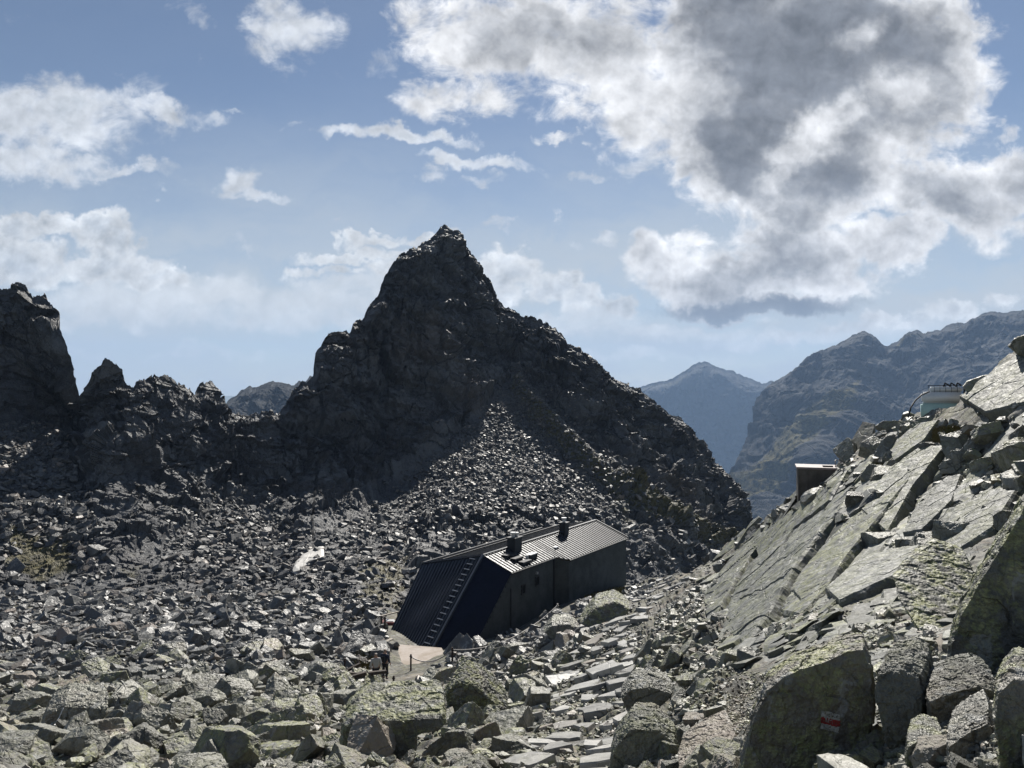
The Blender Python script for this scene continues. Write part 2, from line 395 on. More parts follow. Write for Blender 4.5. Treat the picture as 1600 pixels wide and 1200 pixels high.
jj = np.stack([fpx/9, fpx*0, fpx*0], 1); ftop = ftop + (1-.75*np.exp(-((fpx-695)/22)**2))*np.interp(fpx, [-350,440,520,1200], [7.5,7.5,5.2,4.6])*fbm(jj*1.1, 5, .62, 9)+np.interp(fpx, [-350,700,800,1200], [3.4,3.0,2.0,2.0])*facet(np.stack([fpx/5, fpx*0, fpx*0],1), 10, .5)
fbot = np.interp(fpx, [-350,450,560,700,1000,1320], [931,931,960,990,990,1090])
far = Sheet(fpx, fbot, ftop, 560, far_depth, 1.0)
far.NS = far.smoothN(6)
W = far.flat(); PX, PY = far.PX, far.PY
TALUS = [(150,885),(205,862),(250,850),(330,800),(420,800),(470,840),(560,800),(700,680),(800,592),(842,604),(902,668),(958,745),(960,800),(880,812),(790,795),(700,800),(640,825),(640,990),(-400,990),(-400,925),(0,925),(60,900)]
LEFTSLOPE = [(-350,650),(0,640),(110,665),(128,760),(160,870),(150,925),(-350,925)]
tal = poly_mask(TALUS, PX, PY, 9); lsl = poly_mask(LEFTSLOPE, PX, PY, 12)*(1-tal)
ctr = poly_mask([(240,790),(330,760),(400,735),(430,800),(380,850),(300,860),(240,850)], PX, PY, 12)*(1-tal)
soft = np.clip(tal+.55*lsl, 0, 1)
wr = fbm(W/14, 3, .5, 70)[:,None]*.8
str_ = np.array([1,1,1.25])
Wz = W*str_; Wz[:,2] += W[:,0]*.35                                 # strata tilt
c1 = ridged(W/np.array([26,26,48])+wr*.5, 3, .5, 71)*1.9                # ribs and gullies
c2 = facet(Wz/9+wr, 72, .95)*3.0
c3 = facet(Wz/3.6+wr*1.2, 73, 1.1)*1.9
c4 = facet(Wz/1.5, 74, 1.2)*1.0
c5 = facet(Wz/.7, 77, 1.1)*.34
c6 = facet(np.stack([Wz[:,0]/11, Wz[:,1]/11, Wz[:,2]/2.6], 1)+wr*.6, 79, .9)*1.9
cl = (c1+c2*.9+c3+c4+c5+c6).reshape(PX.shape)
def line_rib(pts, w):
    d = np.full(PX.shape, 1e9)
    for (x0,y0),(x1,y1) in zip(pts, pts[1:]):
        q = np.clip(((PX-x0)*(x1-x0)+(PY-y0)*(y1-y0))/((x1-x0)**2+(y1-y0)**2), 0, 1); d = np.minimum(d, np.hypot(PX-x0-q*(x1-x0), PY-y0-q*(y1-y0)))
    return np.exp(-(d/w)**2)
rib = line_rib([(806,604),(850,655),(905,715),(960,768),(1030,815),(1110,862)], 13)
tl = (facet(W/1.8, 75, 1.1)*.55+facet(W/.8, 76, 1.1)*.28+fbm(W/9, 3, .5, 78)*.8).reshape(PX.shape)
edge = .3+.7*sstep(0, 32, far.PY-far.top[None,:])                # keep the skyline where it belongs
dspl = ((1-soft)*cl*edge*np.clip(far.V[...,1]/170, .55, 1.1)+soft*tl)
vb = sstep(fbot[None,:]-0, fbot[None,:]-25, PY)
dspl = dspl*(.15+.85*vb)-.35*(1-vb)
dspl = dspl+rib*3.2
far.setV(far.V+far.NS*dspl[...,None])
gr = .55*poly_mask([(805,610),(850,640),(960,720),(1010,780),(1110,860),(1080,880),(1000,830),(930,760),(850,690)], PX, PY, 25)
gr += 1.1*poly_mask([(20,830),(110,850),(120,890),(60,905),(10,890)], PX, PY, 18)+.45*poly_mask([(60,660),(120,670),(110,720),(40,700)], PX, PY, 15)
gr += .5*poly_mask([(240,795),(340,770),(350,790),(250,815)], PX, PY, 8)+.45*poly_mask([(880,545),(930,560),(880,590),(830,580)], PX, PY, 15)
gr += .5*poly_mask([(900,800),(960,790),(1000,830),(940,840)], PX, PY, 15)+.6*poly_mask([(530,940),(570,935),(570,970),(530,970)], PX, PY, 8)+.7*poly_mask([(555,870),(640,870),(630,960),(560,945)],PX,PY,15)+.35*poly_mask([(160,860),(215,860),(330,925),(160,930)],PX,PY,15)
gr += .35*poly_mask([(760,690),(830,660),(830,760),(770,750)], PX, PY, 20)
gr += .8*rib
gr = gr*(.55+.45*sstep(.25, .6, far.N[...,2]))
back = [(3,-3),(14,-26),(50,-95),(110,-220)]
split = int(np.argmin(abs(fpx-448)))
tag(link_mesh('rocky_ridge', far.mesh('rocky_ridge', back, slice(0, split+1), {'grass': gr}), M['cliff']), kind='structure')
tag(link_mesh('mountain_peak', far.mesh('mountain_peak', back, slice(split, len(fpx)), {'grass': gr}), M['cliff']), kind='structure')

# distant mountains
def distant(name, ctrl, top, x0, x1, cols, rows, bot, seed, jag, amp, grass=None, back=((40,-40),(300,-350),(900,-900))):
    xs = np.linspace(x0, x1, cols); tp = np.interp(xs, *zip(*top))+jag*fbm(np.stack([xs/11, xs*0+seed, xs*0], 1), 5, .65, seed)
    sh = Sheet(xs, np.full(cols, float(bot)), tp, rows, tps(ctrl)); sh.NS = sh.smoothN(5)
    W = sh.flat(); L = amp
    d = ridged(W/np.array([9*L,9*L,22*L])+fbm(W/(12*L),2,.5,seed)[:,None]*.5, 6, .55, seed+1)*1.1*L+facet(W/(2.2*L), seed+2, 1.0)*.5*L+facet(W/(.9*L), seed+3, 1.0)*.14*L
    e = .1+.9*sstep(0, 30, sh.PY-sh.top[None,:])
    sh.setV(sh.V+sh.NS*(d.reshape(sh.PX.shape)*e)[...,None])
    g = np.zeros(sh.PX.shape)
    for poly, k in (grass or []): g += k*poly_mask(poly, sh.PX, sh.PY, 14)
    tag(link_mesh(name, sh.mesh(name, back, None, {'grass': g}), M['far']), kind='structure')

distant('distant_mountain', [(900,1050,3300),(900,700,4600),(960,620,5000),(1050,800,4300),(1100,567,5200),(1100,700,4700),(1160,800,4200),(1210,600,5000),(1210,700,4500),(1210,1050,3300),(1300,640,5200),(1400,640,5600),(1400,1050,3300)],
 [(880,660),(960,624),(1000,606),(1050,593),(1075,578),(1085,570),(1100,566),(1112,570),(1120,575),(1145,581),(1160,589),(1170,592),(1190,600),(1206,597),(1230,612),(1300,640),(1420,660)], 880, 1420, 330, 260, 1050, 31, 3.0, 55, [([(1000,610),(1060,590),(1090,580),(1060,620)], .5)])
distant('distant_mountain', [(1100,1050,1500),(1120,860,1800),(1150,760,2060),(1215,600,2650),(1260,560,2750),(1240,640,2330),(1280,600,2520),(1330,612,2440),(1250,680,2270),(1180,735,2150),(1325,665,2120),(1270,725,1950),(1200,800,1790),(1150,850,1690),(1330,740,2040),(1280,800,1860),(1350,522,2800),(1390,545,2750),(1390,650,2350),(1450,516,2800),(1500,600,2350),(1550,490,2750),(1600,620,2200),(1700,480,2700),(1400,800,1900),(1600,800,1800),(1900,450,2700),(1900,800,1800),(1500,1050,1400),(1900,1050,1400)],
 [(1080,890),(1150,740),(1190,640),(1206,600),(1230,588),(1245,578),(1262,562),(1275,552),(1290,548),(1306,541),(1316,536),(1326,530),(1336,523),(1350,519),(1362,524),(1375,538),(1386,544),(1400,536),(1420,520),(1434,518),(1446,522),(1460,518),(1470,517),(1480,510),(1496,505),(1506,508),(1520,500),(1540,490),(1556,488),(1568,491),(1580,489),(1598,486),(1604,494),(1650,500),(1760,460),(1900,440)],
 1080, 1900, 480, 380, 1050, 41, 3.0, 30, [([(1335,618),(1325,660),(1270,720),(1200,800),(1150,830),(1145,770),(1200,740),(1260,680),(1300,640)], .95), ([(1390,545),(1450,520),(1440,540),(1400,560)], .8), ([(1400,580),(1450,560),(1430,640),(1390,660)], .35)])
distant('distant_ridge', [(250,760,900),(250,690,1000),(350,640,1200),(430,595,1300),(430,700,1050),(500,760,900),(500,590,1300),(620,700,1000),(620,620,1300),(-100,700,1250),(-100,760,1000)],
 [(-100,712),(100,690),(300,668),(345,650),(356,628),(372,616),(384,608),(400,606),(420,600),(436,597),(446,602),(460,603),(468,596),(478,600),(484,590),(500,588),(620,640)], -100, 620, 330, 110, 760, 51, 4.0, 13)

# the valley country beyond, out to the horizon
gm = MB(); R = 40000
me = bpy.data.meshes.new('valley_ground'); me.from_pydata([(-R,-R,-620),(R,-R,-620),(R,R,-620),(-R,R,-620)], [], [(0,1,2,3)])
vm, vt, vbs = new_mat('valley_ground'); vtc = vt.new('ShaderNodeTexCoord')
vt.put(vbs.inputs['Base Color'], vt.mix(vt.ramp(vt.noise(vtc.outputs['Object'], .0012, 8, .6), .4, .6), (.05,.06,.03), (.11,.11,.06))); vbs.inputs['Roughness'].default_value = .9
tag(link_mesh('valley_ground', me, vm), kind='structure')

# ------------------------------------------------------------------ rocks
def cut_rock(rng, cuts=9, box=(1,.8,.5), lo=.62, hi=.95):
    bm = bmesh.new(); bmesh.ops.create_cube(bm, size=2)
    for k in range(cuts):
        n = rng.normal(size=3); n /= np.linalg.norm(n)
        if k % 3 == 0: n[2] *= .35; n /= np.linalg.norm(n)
        dist = rng.uniform(lo, hi)*(abs(n).sum()*.5+.42)
        r = bmesh.ops.bisect_plane(bm, geom=bm.verts[:]+bm.edges[:]+bm.faces[:], plane_co=Vector(n*dist), plane_no=Vector(n), clear_outer=True)
        ed = [e for e in r['geom_cut'] if isinstance(e, bmesh.types.BMEdge)]
        if len(ed) >= 3:
            try: bmesh.ops.contextual_create(bm, geom=ed)
            except Exception: pass
    bmesh.ops.holes_fill(bm, edges=bm.edges[:], sides=0)
    bmesh.ops.dissolve_degenerate(bm, dist=.02, edges=bm.edges[:])
    bmesh.ops.scale(bm, vec=Vector(box), verts=bm.verts[:])
    bmesh.ops.recalc_face_normals(bm, faces=bm.faces[:])
    return bm
def detail_rock(bm, cuts=3, amp=.03, fs=2.2, bevel=.05, seed=0, scale=1.0):
    if bevel: bmesh.ops.bevel(bm, geom=bm.edges[:], offset=bevel, segments=2, affect='EDGES', clamp_overlap=True, profile=.6)
    bmesh.ops.triangulate(bm, faces=bm.faces[:])
    for _ in range(cuts):
        L = sorted((e.calc_length() for e in bm.edges), reverse=True)
        th = L[0]*.42
        ee = [e for e in bm.edges if e.calc_length() > th]
        bmesh.ops.subdivide_edges(bm, edges=ee, cuts=1); bmesh.ops.triangulate(bm, faces=[f for f in bm.faces if len(f.verts) > 3])
    bm.normal_update()
    p = np.array([v.co[:] for v in bm.verts])/scale
    d = (facet(p*fs+seed*3.1, seed, .9)*.9+facet(p*fs*2.6+seed, seed+5, .9)*.38+fbm(p*fs*3, 4, .6, seed+9)*.75)*amp*scale
    for v, k in zip(bm.verts, d): v.co += v.normal*float(k)
    return bm
def to_mesh(bm, name, smooth=False):
    me = bpy.data.meshes.new(name)
    for f in bm.faces: f.smooth = smooth
    bm.to_mesh(me); bm.free(); return me

protos = []; mids = []
for k in range(26):
    r = np.random.default_rng(100+k)
    bm = cut_rock(r, 8+k % 5, (1, r.uniform(.6,.9), r.uniform(.32,.66)))
    me = to_mesh(bm, 'p'); V = np.array([v.co[:] for v in me.vertices])
    protos.append((V-V.mean(0), [list(p.vertices) for p in me.polygons])); bpy.data.meshes.remove(me)
for k in range(26):
    r = np.random.default_rng(100+k)
    bm = cut_rock(r, 8+k % 5, (1, r.uniform(.6,.9), r.uniform(.32,.66)))
    me = to_mesh(detail_rock(bm, 3, .045, 1.9, .05, 700+k), 'p'); V = np.array([v.co[:] for v in me.vertices])
    mids.append((V-V.mean(0), [list(p.vertices) for p in me.polygons])); bpy.data.meshes.remove(me)
big = []
for k in range(16):
    r = np.random.default_rng(300+k)
    bm = cut_rock(r, 9+k % 4, (1, r.uniform(.62,.9), r.uniform(.36,.66)))
    big.append(to_mesh(detail_rock(bm, 5, .05, 1.7, .03, 300+k), 'boulder_rock'))

def frame(n, yaw, rng, tilt):
    """orthonormal frames (rows = local axes) with local z near n"""
    k = len(n); z = n+rng.normal(size=(k,3))*tilt[:,None]; z /= np.linalg.norm(z, axis=1, keepdims=True)
    a = np.stack([np.cos(yaw), np.sin(yaw), np.zeros(k)], 1); x = a-(a*z).sum(1,keepdims=True)*z; x /= np.linalg.norm(x, axis=1, keepdims=True)
    return x, np.cross(z, x), z

def scatter(sheet, x0, x1, y0, y1, sizef, coverf, rng, smin=.05, smax=1.3, sig=.5, tilt=.38, sink=.22, tint=None, mult=1.0):
    """rocks over a sheet; sizef/coverf(px,py): typical size and cover"""
    out = []; step = 25
    gx, gy = np.meshgrid(np.arange(x0, x1, step), np.arange(y0, y1, step)); gx = gx.ravel(); gy = gy.ravel()
    s = sizef(gx, gy); c = coverf(gx, gy)*mult; n = rng.poisson(np.clip(c*step*step/(.55*s*s), 0, 400))
    px = np.repeat(gx, n)+rng.uniform(0, step, n.sum()); py = np.repeat(gy, n)+rng.uniform(0, step, n.sum())
    top = np.interp(px, sheet.pxs, sheet.top); bot = np.interp(px, sheet.pxs, sheet.bot)
    ok = (py > top+2) & (py < bot-1) & (rng.uniform(size=len(px)) < np.clip(coverf(px, py)*3, 0, 1)); px, py = px[ok], py[ok]
    pos, nn = sheet.sample(px, py)
    sz = sizef(px, py)*np.exp(rng.normal(size=len(px))*sig-.1)*pos[:,1]/F*.5
    sz = np.minimum(np.clip(sz, smin, smax), 1.45*sizef(px, py)*pos[:,1]/F)
    nn = nn*.6+np.array([0,0,.4]); nn /= np.linalg.norm(nn, axis=1, keepdims=True)
    x, y, z = frame(nn, rng.uniform(0, 6.28, len(px)), rng, np.full(len(px), tilt))
    pos = pos+nn*(sz*(.42-sink))[:,None]
    return dict(pos=pos, sz=sz, x=x, y=y, z=z, px=px, py=py, tint=rng.uniform(size=len(px)), k=rng.integers(0, len(protos), len(px)), spx=sz*2*F/pos[:,1])

def merge_rocks(name, R, mat, sel):
    Vs, Ls, Ts, As, Ns = [], [], [], [], []; base = 0
    for kk in range(2*len(protos)):
        k = kk//2; i = np.where(sel & (R['k'] == k) & ((R['spx'] > 17) == (kk % 2 == 1)))[0]
        if not len(i): continue
        v, polys = (mids if kk % 2 else protos)[k]; s = R['sz'][i][:,None,None]
        W = (v[None,:,0:1]*R['x'][i][:,None,:]+v[None,:,1:2]*R['y'][i][:,None,:]+v[None,:,2:3]*R['z'][i][:,None,:])*s+R['pos'][i][:,None,:]
        nv = len(v); off = base+np.arange(len(i))*nv
        lp = np.concatenate([np.array(p) for p in polys]); tt = np.array([len(p) for p in polys])
        Vs.append(W.reshape(-1,3)); Ls.append((lp[None,:]+off[:,None]).ravel()); Ts.append(np.tile(tt, len(i))); As.append(np.repeat(R['tint'][i], nv)); Ns.append(np.repeat(sstep(48, 21, R['pos'][i,1]), nv)); base += nv*len(i)
    T = np.concatenate(Ts); st = np.concatenate([[0], np.cumsum(T)[:-1]])
    me = mesh_np(name, np.concatenate(Vs), np.concatenate(Ls), st, T); attr(me, 'tint', np.concatenate(As)); attr(me, 'near', np.concatenate(Ns))
    return link_mesh(name, me, mat)

def cat(*Rs): return {k: np.concatenate([r[k] for r in Rs]) for k in Rs[0]}

SLABS = [[(1128,990),(1150,945),(1190,893),(1240,840),(1292,792),(1330,768),(1322,800),(1296,838),(1262,898),(1215,962),(1165,1012)],
 [(1222,968),(1266,902),(1305,848),(1345,800),(1402,745),(1440,728),(1428,760),(1395,805),(1342,872),(1296,930),(1255,968)],
 [(1296,940),(1346,876),(1400,858),(1452,866),(1446,896),(1376,926),(1316,958)],
 [(1482,742),(1448,782),(1416,842),(1448,834),(1492,792),(1506,750)],
 [(1504,630),(1546,594),(1600,552),(1665,520),(1672,606),(1606,640),(1545,652)],
 [(1352,802),(1392,742),(1450,700),(1482,698),(1436,768),(1392,834)],
 [(1098,932),(1132,898),(1178,848),(1214,822),(1186,880),(1142,940),(1108,986)],
 [(1192,856),(1242,806),(1300,762),(1332,742),(1302,786),(1242,846),(1198,892)],
 [(1470,850),(1500,800),(1552,770),(1596,776),(1560,830),(1500,870)],
 [(1395,708),(1440,672),(1476,664),(1452,696),(1402,728)]]
def in_slabs(px, py): return np.max([poly_mask(q, px, py, 5) for q in SLABS], 0)
PATH = [(1060,904),(1020,925),(988,950),(958,985),(942,1030),(918,1090),(897,1150),(875,1210),(850,1330)]
def path_dist(px, py):
    cx = np.interp(py, [p[1] for p in PATH], [p[0] for p in PATH]); w = np.interp(py, [900,960,1050,1150,1330], [18,40,54,78,120])
    return np.abs(px-cx)/w
def on_slab(px, py): return sstep(1040, 1170, px+(py-900)*-.35)
TERR = [(612,1010),(596,1022),(592,1036),(598,1054),(614,1060),(640,1046),(662,1042),(682,1040),(700,1018)]
def near_size(px, py):
    s = np.interp(py, [640,800,900,960,1000,1050,1100,1150,1200,1330], [20,24,8,9.5,12,16,21,27,34,50])
    s = s*np.where((px > 1060) & (py > 930), .85, 1)
    s = np.where((px > 1000) & (px < 1180) & (py > 1080), s*.75, s)
    return np.where((py < 930) & (px > 1150), np.interp(px, [1150,1300,1500,1600], [9,13,22,27]), s)
def near_cover(px, py):
    c = np.full(px.shape, 1.9)
    up = (py < 1010+ (px-1080)*.12) & (px > 1060)
    c = np.where(up, np.interp(px, [1060,1150,1300,1400,1600], [1.1,.38,.42,1.1,1.5]), c)
    c = np.where(path_dist(px, py) < 1, .42, c)
    c = c*(1-.8*in_slabs(px, py))*(1-poly_mask(TERR, px, py, 4))*(1-poly_mask([(600,900),(604,1006),(668,1030),(700,1012),(800,982),(870,945),(985,908),(985,880)], px, py, 2))
    c = c*(1-np.exp(-(((px-1473)/62)**2+((py-640)/26)**2)**2))
    c = c*(1-np.exp(-(((px-592)/20)**2+((py-1070)/17)**2)**2))*(1-.8*np.exp(-(((px-560)/40)**2+((py-1042)/16)**2)**2))
    return np.where(px < 1060, c, np.clip(c, 0, 1.6))
r1 = np.random.default_rng(11)
A = scatter(near, -250, 1800, 640, 1325, near_size, lambda x, y: near_cover(x, y)*np.where(path_dist(x, y) < 1, .12, 1), r1, .04, 1.2, .68, .56)
B_ = scatter(near, -250, 1800, 640, 1325, lambda x, y: near_size(x, y)*.42, lambda x, y: near_cover(x, y)*.9, r1, .03, .6, .45, .6, .1)
def far_size(px, py):
    return np.interp(py, [560,620,700,780,830,880,930,1000], [2.0,2.2,2.8,4.0,5.4,6.6,7.6,9])*np.where(px < 190, 1.45, 1)*np.where((px > 600) & (py < 810), .85, 1)
def far_cover(px, py):
    t_ = poly_mask(TALUS, px, py, 20); l_ = poly_mask(LEFTSLOPE, px, py, 8)*(1-t_); c_ = poly_mask([(240,790),(330,760),(400,735),(430,800),(380,850),(300,860),(240,850)], px, py, 10)*(1-t_)
    g_ = np.clip(poly_mask([(150,850),(215,850),(330,920),(250,935),(160,935)], px, py, 14)+poly_mask([(10,830),(110,850),(125,890),(60,905),(5,890)], px, py, 14)+.7*poly_mask([(550,880),(640,870),(640,960),(560,950)], px, py, 14), 0, 1)
    rfl = poly_mask([(640,830),(720,760),(820,660),(960,760),(1100,870),(1000,900),(700,900)], px, py, 10)*(1-t_)
    return np.clip(t_*1.25*(1-.85*g_)+l_*1.0*(1-.85*g_)+c_*.7+rfl*.45, 0, 2)
WARM = [(1050,1080),(1110,1060),(1180,1070),(1165,1130),(1150,1200),(1080,1190),(1050,1130)]
def grit_cover(px, py): return np.clip(1.2*(path_dist(px, py) < 1.15)*(py > 960)+1.3*poly_mask(WARM, px, py, 12)+.9*((px > 1100) & (py > 1040))+.5*((py > 1080) & (px < 800)), 0, 1.4)
G_ = scatter(near, 0, 1620, 950, 1260, lambda x, y: near_size(x, y)*.2, grit_cover, r1, .015, .25, .5, .7, .08)
wm = poly_mask(WARM, G_['px'], G_['py'], 12) > r1.uniform(.2, 1.0, len(G_['px'])); G_['tint'][wm] = .1335+r1.uniform(0, .003, wm.sum())
C_ = scatter(far, -200, 1150, 560, 1000, far_size, far_cover, r1, .12, 1.9, .55, .5, .15)
print('rocks', len(A['sz']), len(B_['sz']), len(C_['sz']))

# the boulders that show largest stand as things of their own
UNIQUE = [(1260,1110,130,95),(1560,950,110,110),(610,1160,85,45),(740,1100,52,36),(118,1125,58,24),(1005,1170,55,36),(1500,1120,62,50),(1600,1140,50,85),(1410,1110,45,70),(1515,1170,45,35),(1470,930,80,50),(1010,1098,40,25),(545,1010,1,1),(1575,540,30,25)]
def near_unique(px, py):
    m = np.zeros(px.shape, bool)
    for (x, y, a, b) in UNIQUE: m |= ((px-x)/a)**2+((py-y)/b)**2 < 1
    return m
keepA = ~near_unique(A['px'], A['py']); keepB = ~near_unique(B_['px'], B_['py'])
vis = (A['px'] > -20) & (A['px'] < 1620) & (A['py'] < 1250) & keepA
order = np.argsort(-A['spx']*vis)[:262]
pick = np.zeros(len(A['sz']), bool); pick[order] = True; pick &= vis
AB = cat({k: v[keepA & ~pick] for k, v in A.items()}, {k: v[keepB] for k, v in B_.items()}, G_)
tag(merge_rocks('rubble', AB, M['rubble'], np.ones(len(AB['sz']), bool)), 'jumble of smaller broken stones covering the near slope', 'rubble', kind='stuff')
tag(merge_rocks('scree', C_, M['scree'], np.ones(len(C_['sz']), bool)), 'grey scree and stones covering the basin and the talus below the peak', 'scree', kind='stuff')

REG = [(lambda x, y: x > 1330 and y < 1010, 'grey slab of rock among the stacked slabs high on the right slope', 'slabs on the upper right slope'),
       (lambda x, y: x > 1060 and y < 1000, 'loose grey block lying on the smooth tilted bedrock', 'blocks on the tilted bedrock'),
       (lambda x, y: x > 960, 'rough grey block in the rubble right of the stone path', 'blocks right of the stone path'),
       (lambda x, y: x > 560, 'angular grey block in the boulder field between hut and stone path', 'blocks between the hut and the path'),
       (lambda x, y: y > 1090, 'lichened block in the boulder field at the bottom left', 'blocks of the lower boulder field'),
       (lambda x, y: True, 'dark angular block on the basin floor left of the hut', 'blocks on the basin floor')]
for j, i in enumerate(np.where(pick)[0]):
    o = bpy.data.objects.new('boulder', big[j % len(big)]); COL.objects.link(o)
    Rm = Matrix((A['x'][i], A['y'][i], A['z'][i])).transposed().to_4x4()
    o.matrix_world = Matrix.Translation(Vector(A['pos'][i])) @ Rm @ Matrix.Scale(float(A['sz'][i])*1.06, 4)
    for fn, lab, grp in REG:
        if fn(A['px'][i], A['py'][i]): tag(o, lab, 'boulder', grp); break
for m_ in big: m_.materials.append(M['boulder'])

def drawn_rock(outline, d, thick, label, mat, seed, lean=.12, shrink=.78, amp=.05, push=(0,0), cuts=6, cat_='boulder', name='boulder', bev=.06):
    """a boulder of real thickness whose broad face has the given outline (traced in the photo, set at its own distance)"""
    bm = bmesh.new(); n = len(outline)
    pts = [P(x, y, d) for x, y in outline]; c = sum(pts, Vector())/n
    push = (push[0]+c.x/c.y, push[1])
    h = max(p.z for p in pts)-min(p.z for p in pts)
    w = max(p.x for p in pts)-min(p.x for p in pts)
    rings = []
    for (s, dy) in ((.93, 0.0), (1.0, bev*1.6), (.98, thick*.55), (shrink, thick)):
        ring = []
        for p in pts:
            q = c+(p-c)*s; q = q+Vector((push[0]*dy, dy+lean*(p.z-c.z), push[1]*dy)); ring.append(bm.verts.new(q))
        rings.append(ring)
    bm.faces.new(rings[0])
    for a, b in zip(rings, rings[1:]):
        for k in range(n): bm.faces.new((a[k], a[(k+1) % n], b[(k+1) % n], b[k]))
    bm.faces.new(rings[-1][::-1])
    bmesh.ops.recalc_face_normals(bm, faces=bm.faces[:])
    detail_rock(bm, cuts, amp, 3.2, 0, seed, scale=max(w, h)*.6)
    for v in bm.verts: v.co -= c
    me = to_mesh(bm, name); o = link_mesh(name, me, mat); o.location = c
    return tag(o, label, cat_)

BM, MO = M['boulder'], M['mossy']
mark_rock = drawn_rock([(1140,1240),(1152,1180),(1170,1125),(1196,1078),(1222,1060),(1250,1046),(1292,1034),(1335,1016),(1360,1014),(1368,1040),(1372,1090),(1366,1130),(1350,1165),(1335,1240)], 6.1, 1.0,
 'big dark lichened boulder bearing the red and white trail mark', MO, 501, .16, .72, .034, (.0,-.12), 7)
drawn_rock([(1625,800),(1575,862),(1540,905),(1497,962),(1472,1008),(1467,1036),(1500,1054),(1560,1062),(1640,1050),(1720,980),(1720,820)], 7.3, 1.3, 'huge leaning boulder with lichen crest at the right edge', MO, 502, .25, .75, .03, (.0,.0), 7)
drawn_rock([(531,1136),(548,1128),(620,1126),(692,1123),(698,1136),(652,1150),(648,1182),(600,1204),(528,1200)], 11.6, 1.2, 'square green block with a flat lit top near the bottom', MO, 503, .2, .85, .035, (.1,.12), 6)
drawn_rock([(688,1100),(700,1078),(716,1066),(746,1074),(770,1094),(792,1112),(780,1126),(735,1132),(690,1130)], 20.5, 1.7, 'rounded mossy block just left of the path, greener than its neighbours', MO, 504, .2, .75, .06, (.1,.05), 6)
drawn_rock([(62,1142),(72,1116),(100,1104),(166,1108),(164,1122),(120,1132),(70,1146)], 20.5, 1.4, 'long dark slab with shaded front at the lower left', BM, 505, .15, .8, .05, (.1,.1), 6)
drawn_rock([(948,1215),(958,1170),(985,1140),(1030,1142),(1056,1160),(1060,1190),(1050,1215)], 9.0, .8, 'blunt grey boulder with lichen spots at the bottom beside the path', MO, 506, .2, .7, .05, (0,.05), 6)
drawn_rock([(970,1092),(985,1078),(1020,1074),(1052,1084),(1040,1100),(1010,1118),(978,1112)], 15.5, 1.0, 'dark wedge shaped block at the right edge of the path', BM, 507, .2, .75, .05, (0,.08), 6)
drawn_rock([(1450,1096),(1495,1080),(1535,1072),(1562,1082),(1556,1128),(1508,1158),(1452,1152)], 5.8, .7, 'blocky grey boulder with a flat lichened top under the leaning boulder', MO, 508, .15, .8, .05, (-.1,.05), 6)
drawn_rock([(1553,1215),(1552,1130),(1562,1086),(1592,1062),(1650,1066),(1680,1215)], 4.2, .6, 'rounded boulder cut off by the bottom right corner', MO, 509, .2, .8, .05, (0,0), 6)
drawn_rock([(1372,1150),(1372,1090),(1386,1062),(1430,1056),(1452,1068),(1450,1100),(1425,1150),(1400,1200),(1378,1190)], 5.9, .7, 'pale lichen covered rock right behind the marked boulder', MO, 510, .55, .8, .05, (.2,.1), 6)
drawn_rock([(1474,1220),(1480,1168),(1515,1146),(1550,1132),(1562,1160),(1558,1220)], 4.8, .5, 'boulder with sunlit top at the bottom between two larger ones', BM, 511, .2, .75, .05, (0,.1), 6)
drawn_rock([(1412,1196),(1418,1168),(1442,1156),(1474,1164),(1468,1190),(1440,1212)], 5.1, .4, 'smallest rounded stone of the cluster right of the marked boulder', BM, 512, .2, .75, .05, (0,.05), 5)
drawn_rock([(1392,968),(1400,938),(1420,916),(1470,898),(1540,880),(1575,890),(1540,930),(1500,966),(1488,992),(1440,980)], 11.2, .5, 'broad flat slab with yellow green lichen behind the leaning boulder', MO, 513, 2.6, .9, .03, (0,.1), 6)
drawn_rock([(1576,540),(1584,528),(1606,520),(1630,518),(1640,545),(1606,556),(1592,552)], 24.5, 1.2, 'dark overhanging block on the skyline at the right edge', BM, 514, -.2, .8, .05, (0,0), 5)
drawn_rock([(1502,604),(1512,596),(1545,586),(1560,585),(1545,604),(1515,612),(1504,612)], 26, .5, 'pale thin slab jutting from the skyline beside the water tank', BM, 515, .9, .85, .03, (0,.05), 5)
drawn_rock([(1476,700),(1500,686),(1535,690),(1560,700),(1552,722),(1500,724)], 23.5, 1.3, 'grey block below the water tank resting on a patch of moss', BM, 516, .3, .8, .05, (0,.05), 5)
drawn_rock([(1150,1215),(1100,1215),(1060,1206),(1090,1192),(1130,1178),(1158,1172),(1165,1200)], 7.6, .7, 'yellow lichened rock at the foot of the marked boulder', MO, 517, .9, .8, .04, (-.1,.1), 5)
drawn_rock([(1418,898),(1440,880),(1470,872),(1496,880),(1480,902),(1440,910)], 15.6, 1.1, 'shaded wedge rock above the flat lichen slab', BM, 518, .2, .8, .05, (0,.05), 5)
drawn_rock([(905,972),(930,952),(965,945),(985,955),(972,972),(930,984)], 40, 2.2, 'smooth rounded greenish slab beside the upper path', MO, 519, .8, .8, .03, (0,.1), 5)
drawn_rock([(850,988),(862,978),(890,976),(905,985),(890,998),(862,998)], 41, 1.6, 'brownish block beside the short post near the hut', BM, 520, .3, .8, .04, (0,.1), 5)

